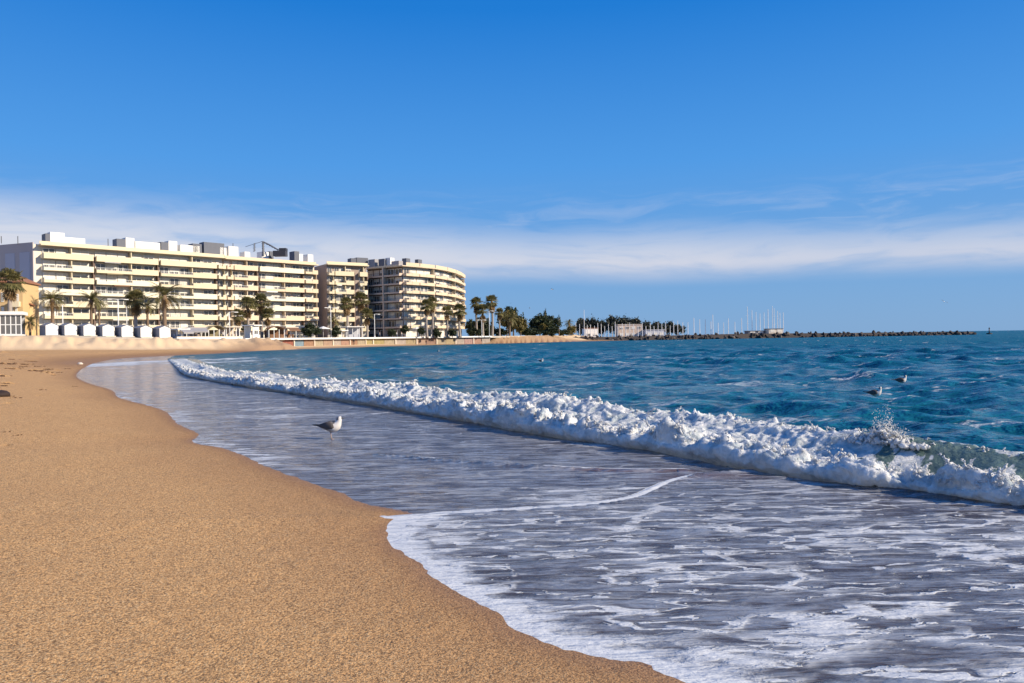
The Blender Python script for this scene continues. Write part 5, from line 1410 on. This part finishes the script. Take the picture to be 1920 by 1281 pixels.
def gull(name, loc, rz, label, cat_group, standing=True, sc=1.0):
    r = empty(name, loc, rz, sc); tag(r, label, 'gull', cat_group)
    V, F = loft([(x, z, rw * 1.15, rh * (1.16 if x < .1 else 1.12), p_) for (x, z, rw, rh, p_) in BODY]); bo = link('body', smooth_mesh('body', V, F, m_gbody), r)
    for s_ in (-1, 1):
        Vw, Fw = loft([(.065, .245, .010, .036, .3), (.025, .248, .020, .066, .25), (-.05, .240, .021, .066, .16), (-.12, .235, .015, .044, .05), (-.19, .236, .009, .020, 0), (-.245, .240, .004, .009, 0)], 8)
        Vw = [(x, y_ * 1.0 + s_ * (.088 - max(0, -x - .05) * .36), z) for (x, y_, z) in Vw]
        wg = link('wing', smooth_mesh('wing', Vw, Fw, m_gg), r)
        Vt, Ft = loft([(-.19, .237, .007, .012, 0), (-.25, .242, .006, .010, 0), (-.305, .246, .002, .004, 0)], 8)
        link('wing_tip', smooth_mesh('wing_tip', [(x, y_ + s_ * .020, z) for x, y_, z in Vt], Ft, m_gb), wg)
        link('eye', smooth_mesh('eye', *loft([(.140, .360, .003, .003, 0), (.143, .360, .005, .005, 0), (.147, .360, .003, .003, 0)], 6), m_gb), r, (0, s_ * .033, 0))
    MB().add([(-.17, -.035, .228), (-.17, .035, .228), (-.275, .03, .233), (-.275, -.03, .233), (-.17, -.03, .240), (-.17, .03, .240), (-.272, .028, .238), (-.272, -.028, .238)], [(0, 1, 2, 3), (7, 6, 5, 4), (0, 3, 7, 4), (1, 5, 6, 2), (2, 6, 7, 3)]).build('tail', m_gb, r)
    MB().tube([(.153, 0, .364), (.18, 0, .361), (.198, 0, .357), (.206, 0, .349)], [.010, .0085, .0065, .002], 8).build('beak', m_beak, r)
    if standing:
        for s_, fx in ((-1, .01), (1, -.015)):
            lg = MB().tube([(-.01, s_ * .032, .16), (-.012 + fx, s_ * .032, .10), (fx, s_ * .032, .006)], [.013, .0055, .0055], 7).build('leg', m_leg, r)
            MB().add([(fx - .012, s_ * .032, .010), (fx + .055, s_ * .032 - .028, .002), (fx + .062, s_ * .032, .003), (fx + .055, s_ * .032 + .028, .002), (fx - .012, s_ * .032, -.004)], [(0, 1, 2), (0, 2, 3), (4, 2, 1), (4, 3, 2), (0, 4, 1), (0, 3, 4)]).build('foot', m_leg, lg)
    return r
gp = onz(622, 824)
gull('gull', (gp[0], gp[1], 0.0), R(-10), 'white and brown grey gull standing in the shallow swash', None, True, 1.06).scale = (1.2, 1.14, 1.08)
for (px, py, rz, lb) in ((1641, 748, -.6, 'gull afloat just behind the spray plume'), (1690, 722, -.3, 'gull afloat farther out beyond the spray plume'), (1015, 681, -.7, 'white gull afloat out in the bay below the dark trees'), (822, 661, -.8, 'white gull afloat in the bay below the curved block')):
    q = onz(px, py); gull('gull', (q[0], q[1], -.06), rz, lb, 'gulls resting on the sea', False, 1.0)
def flyer(px, py, Y, rz, bank, label):
    p = at(px, py, Y); r = empty('flying_gull', tuple(p), rz, 1.15); r.rotation_euler = (bank, 0, rz); tag(r, label, 'gull', 'gulls in flight')
    V, F = loft([(-.24, 0, .03, .006, 0), (-.16, 0, .045, .03, 0), (-.04, 0, .07, .06, 0), (.08, .005, .06, .055, 0), (.15, .015, .042, .042, 0), (.20, .018, .03, .03, 0), (.245, .012, .006, .006, 0)], 10)
    link('body', smooth_mesh('body', V, F, m_gw), r)
    for s_ in (-1, 1):
        MB().add([(.09, s_ * .05, .02), (-.07, s_ * .05, .02), (.12, s_ * .34, .14), (-.04, s_ * .34, .13), (.02, s_ * .62, .06), (-.03, s_ * .58, .06), (.09, s_ * .05, .035), (-.07, s_ * .05, .028), (.12, s_ * .34, .155), (-.04, s_ * .34, .138)],
                 [(0, 1, 3, 2), (2, 3, 5, 4), (6, 8, 9, 7), (8, 4, 5, 9), (0, 2, 8, 6), (1, 7, 9, 3), (2, 4, 8), (3, 9, 5)]).build('wing', m_gg, r)
flyer(1035, 543, 160, .4, .2, 'small gull gliding above the dark round trees')
flyer(1770, 566, 140, .8, .5, 'small banking gull above the end of the breakwater')
flyer(993, 578, 220, .2, .2, 'tiny gull flying between the two tree clumps')

# ------------------------------------------------------------------ small things on the sand
m_weed = mat('dark_weed', (0.035, 0.022, 0.018), .8, .3, 8)
def pebble(px, py, z, s_, label, m_=m_weed, name='pebble'):
    q = onz(px, py, z); zz = float(sand_height(np.array([q[0]]), np.array([q[1]]))[0][0])
    bm_ = bmesh.new(); bmesh.ops.create_icosphere(bm_, subdivisions=2, radius=1.0)
    for v in bm_.verts: v.co = v.co * rnd.uniform(.8, 1.15)
    me = bpy.data.meshes.new(name); bm_.to_mesh(me); bm_.free(); me.materials.append(m_); me.polygons.foreach_set('use_smooth', [True] * len(me.polygons))
    o = link(name, me, None, (q[0], q[1], zz + s_ * .25), (0, 0, rnd.random() * 6), (s_ * 1.3, s_, s_ * .6)); tag(o, label, 'pebble' if name == 'pebble' else 'rock')
pebble(2, 714, .75, .22, 'dark lump lying on the dry sand at the picture edge', m_weed, 'rock')
pebble(811, 1277, .2, .012, 'dark pebble on the near sand at the bottom edge')
pebble(150, 667, .85, .22, 'pale stone on the sand before the bank', m_stone, 'rock')

# dark clumps added over the footprint dents, standing in for their shade
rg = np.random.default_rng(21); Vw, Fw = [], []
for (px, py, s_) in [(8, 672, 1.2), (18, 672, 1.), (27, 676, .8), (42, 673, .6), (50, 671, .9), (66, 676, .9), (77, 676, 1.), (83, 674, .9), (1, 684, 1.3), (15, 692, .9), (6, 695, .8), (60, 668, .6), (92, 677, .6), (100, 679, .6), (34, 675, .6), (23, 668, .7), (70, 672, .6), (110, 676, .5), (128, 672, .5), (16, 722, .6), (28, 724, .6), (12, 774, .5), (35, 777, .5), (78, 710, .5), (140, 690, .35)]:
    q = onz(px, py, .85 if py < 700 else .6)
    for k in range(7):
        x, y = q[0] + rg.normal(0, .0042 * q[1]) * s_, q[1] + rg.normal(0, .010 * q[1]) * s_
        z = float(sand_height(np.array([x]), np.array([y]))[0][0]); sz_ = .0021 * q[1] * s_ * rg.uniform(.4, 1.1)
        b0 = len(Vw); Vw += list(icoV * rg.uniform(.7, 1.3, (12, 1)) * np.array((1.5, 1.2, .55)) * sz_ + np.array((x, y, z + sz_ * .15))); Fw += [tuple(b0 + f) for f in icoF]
m_dent_shade = mat('dent_shade_brown', (0.13, 0.072, 0.035), .9, .35, 6)
tag(link('dent_shade_clumps', raw('dent_shade_clumps', Vw, Fw, m_dent_shade)), 'dark clumps standing in for shaded footprints high on the sand', None, None, 'stuff')
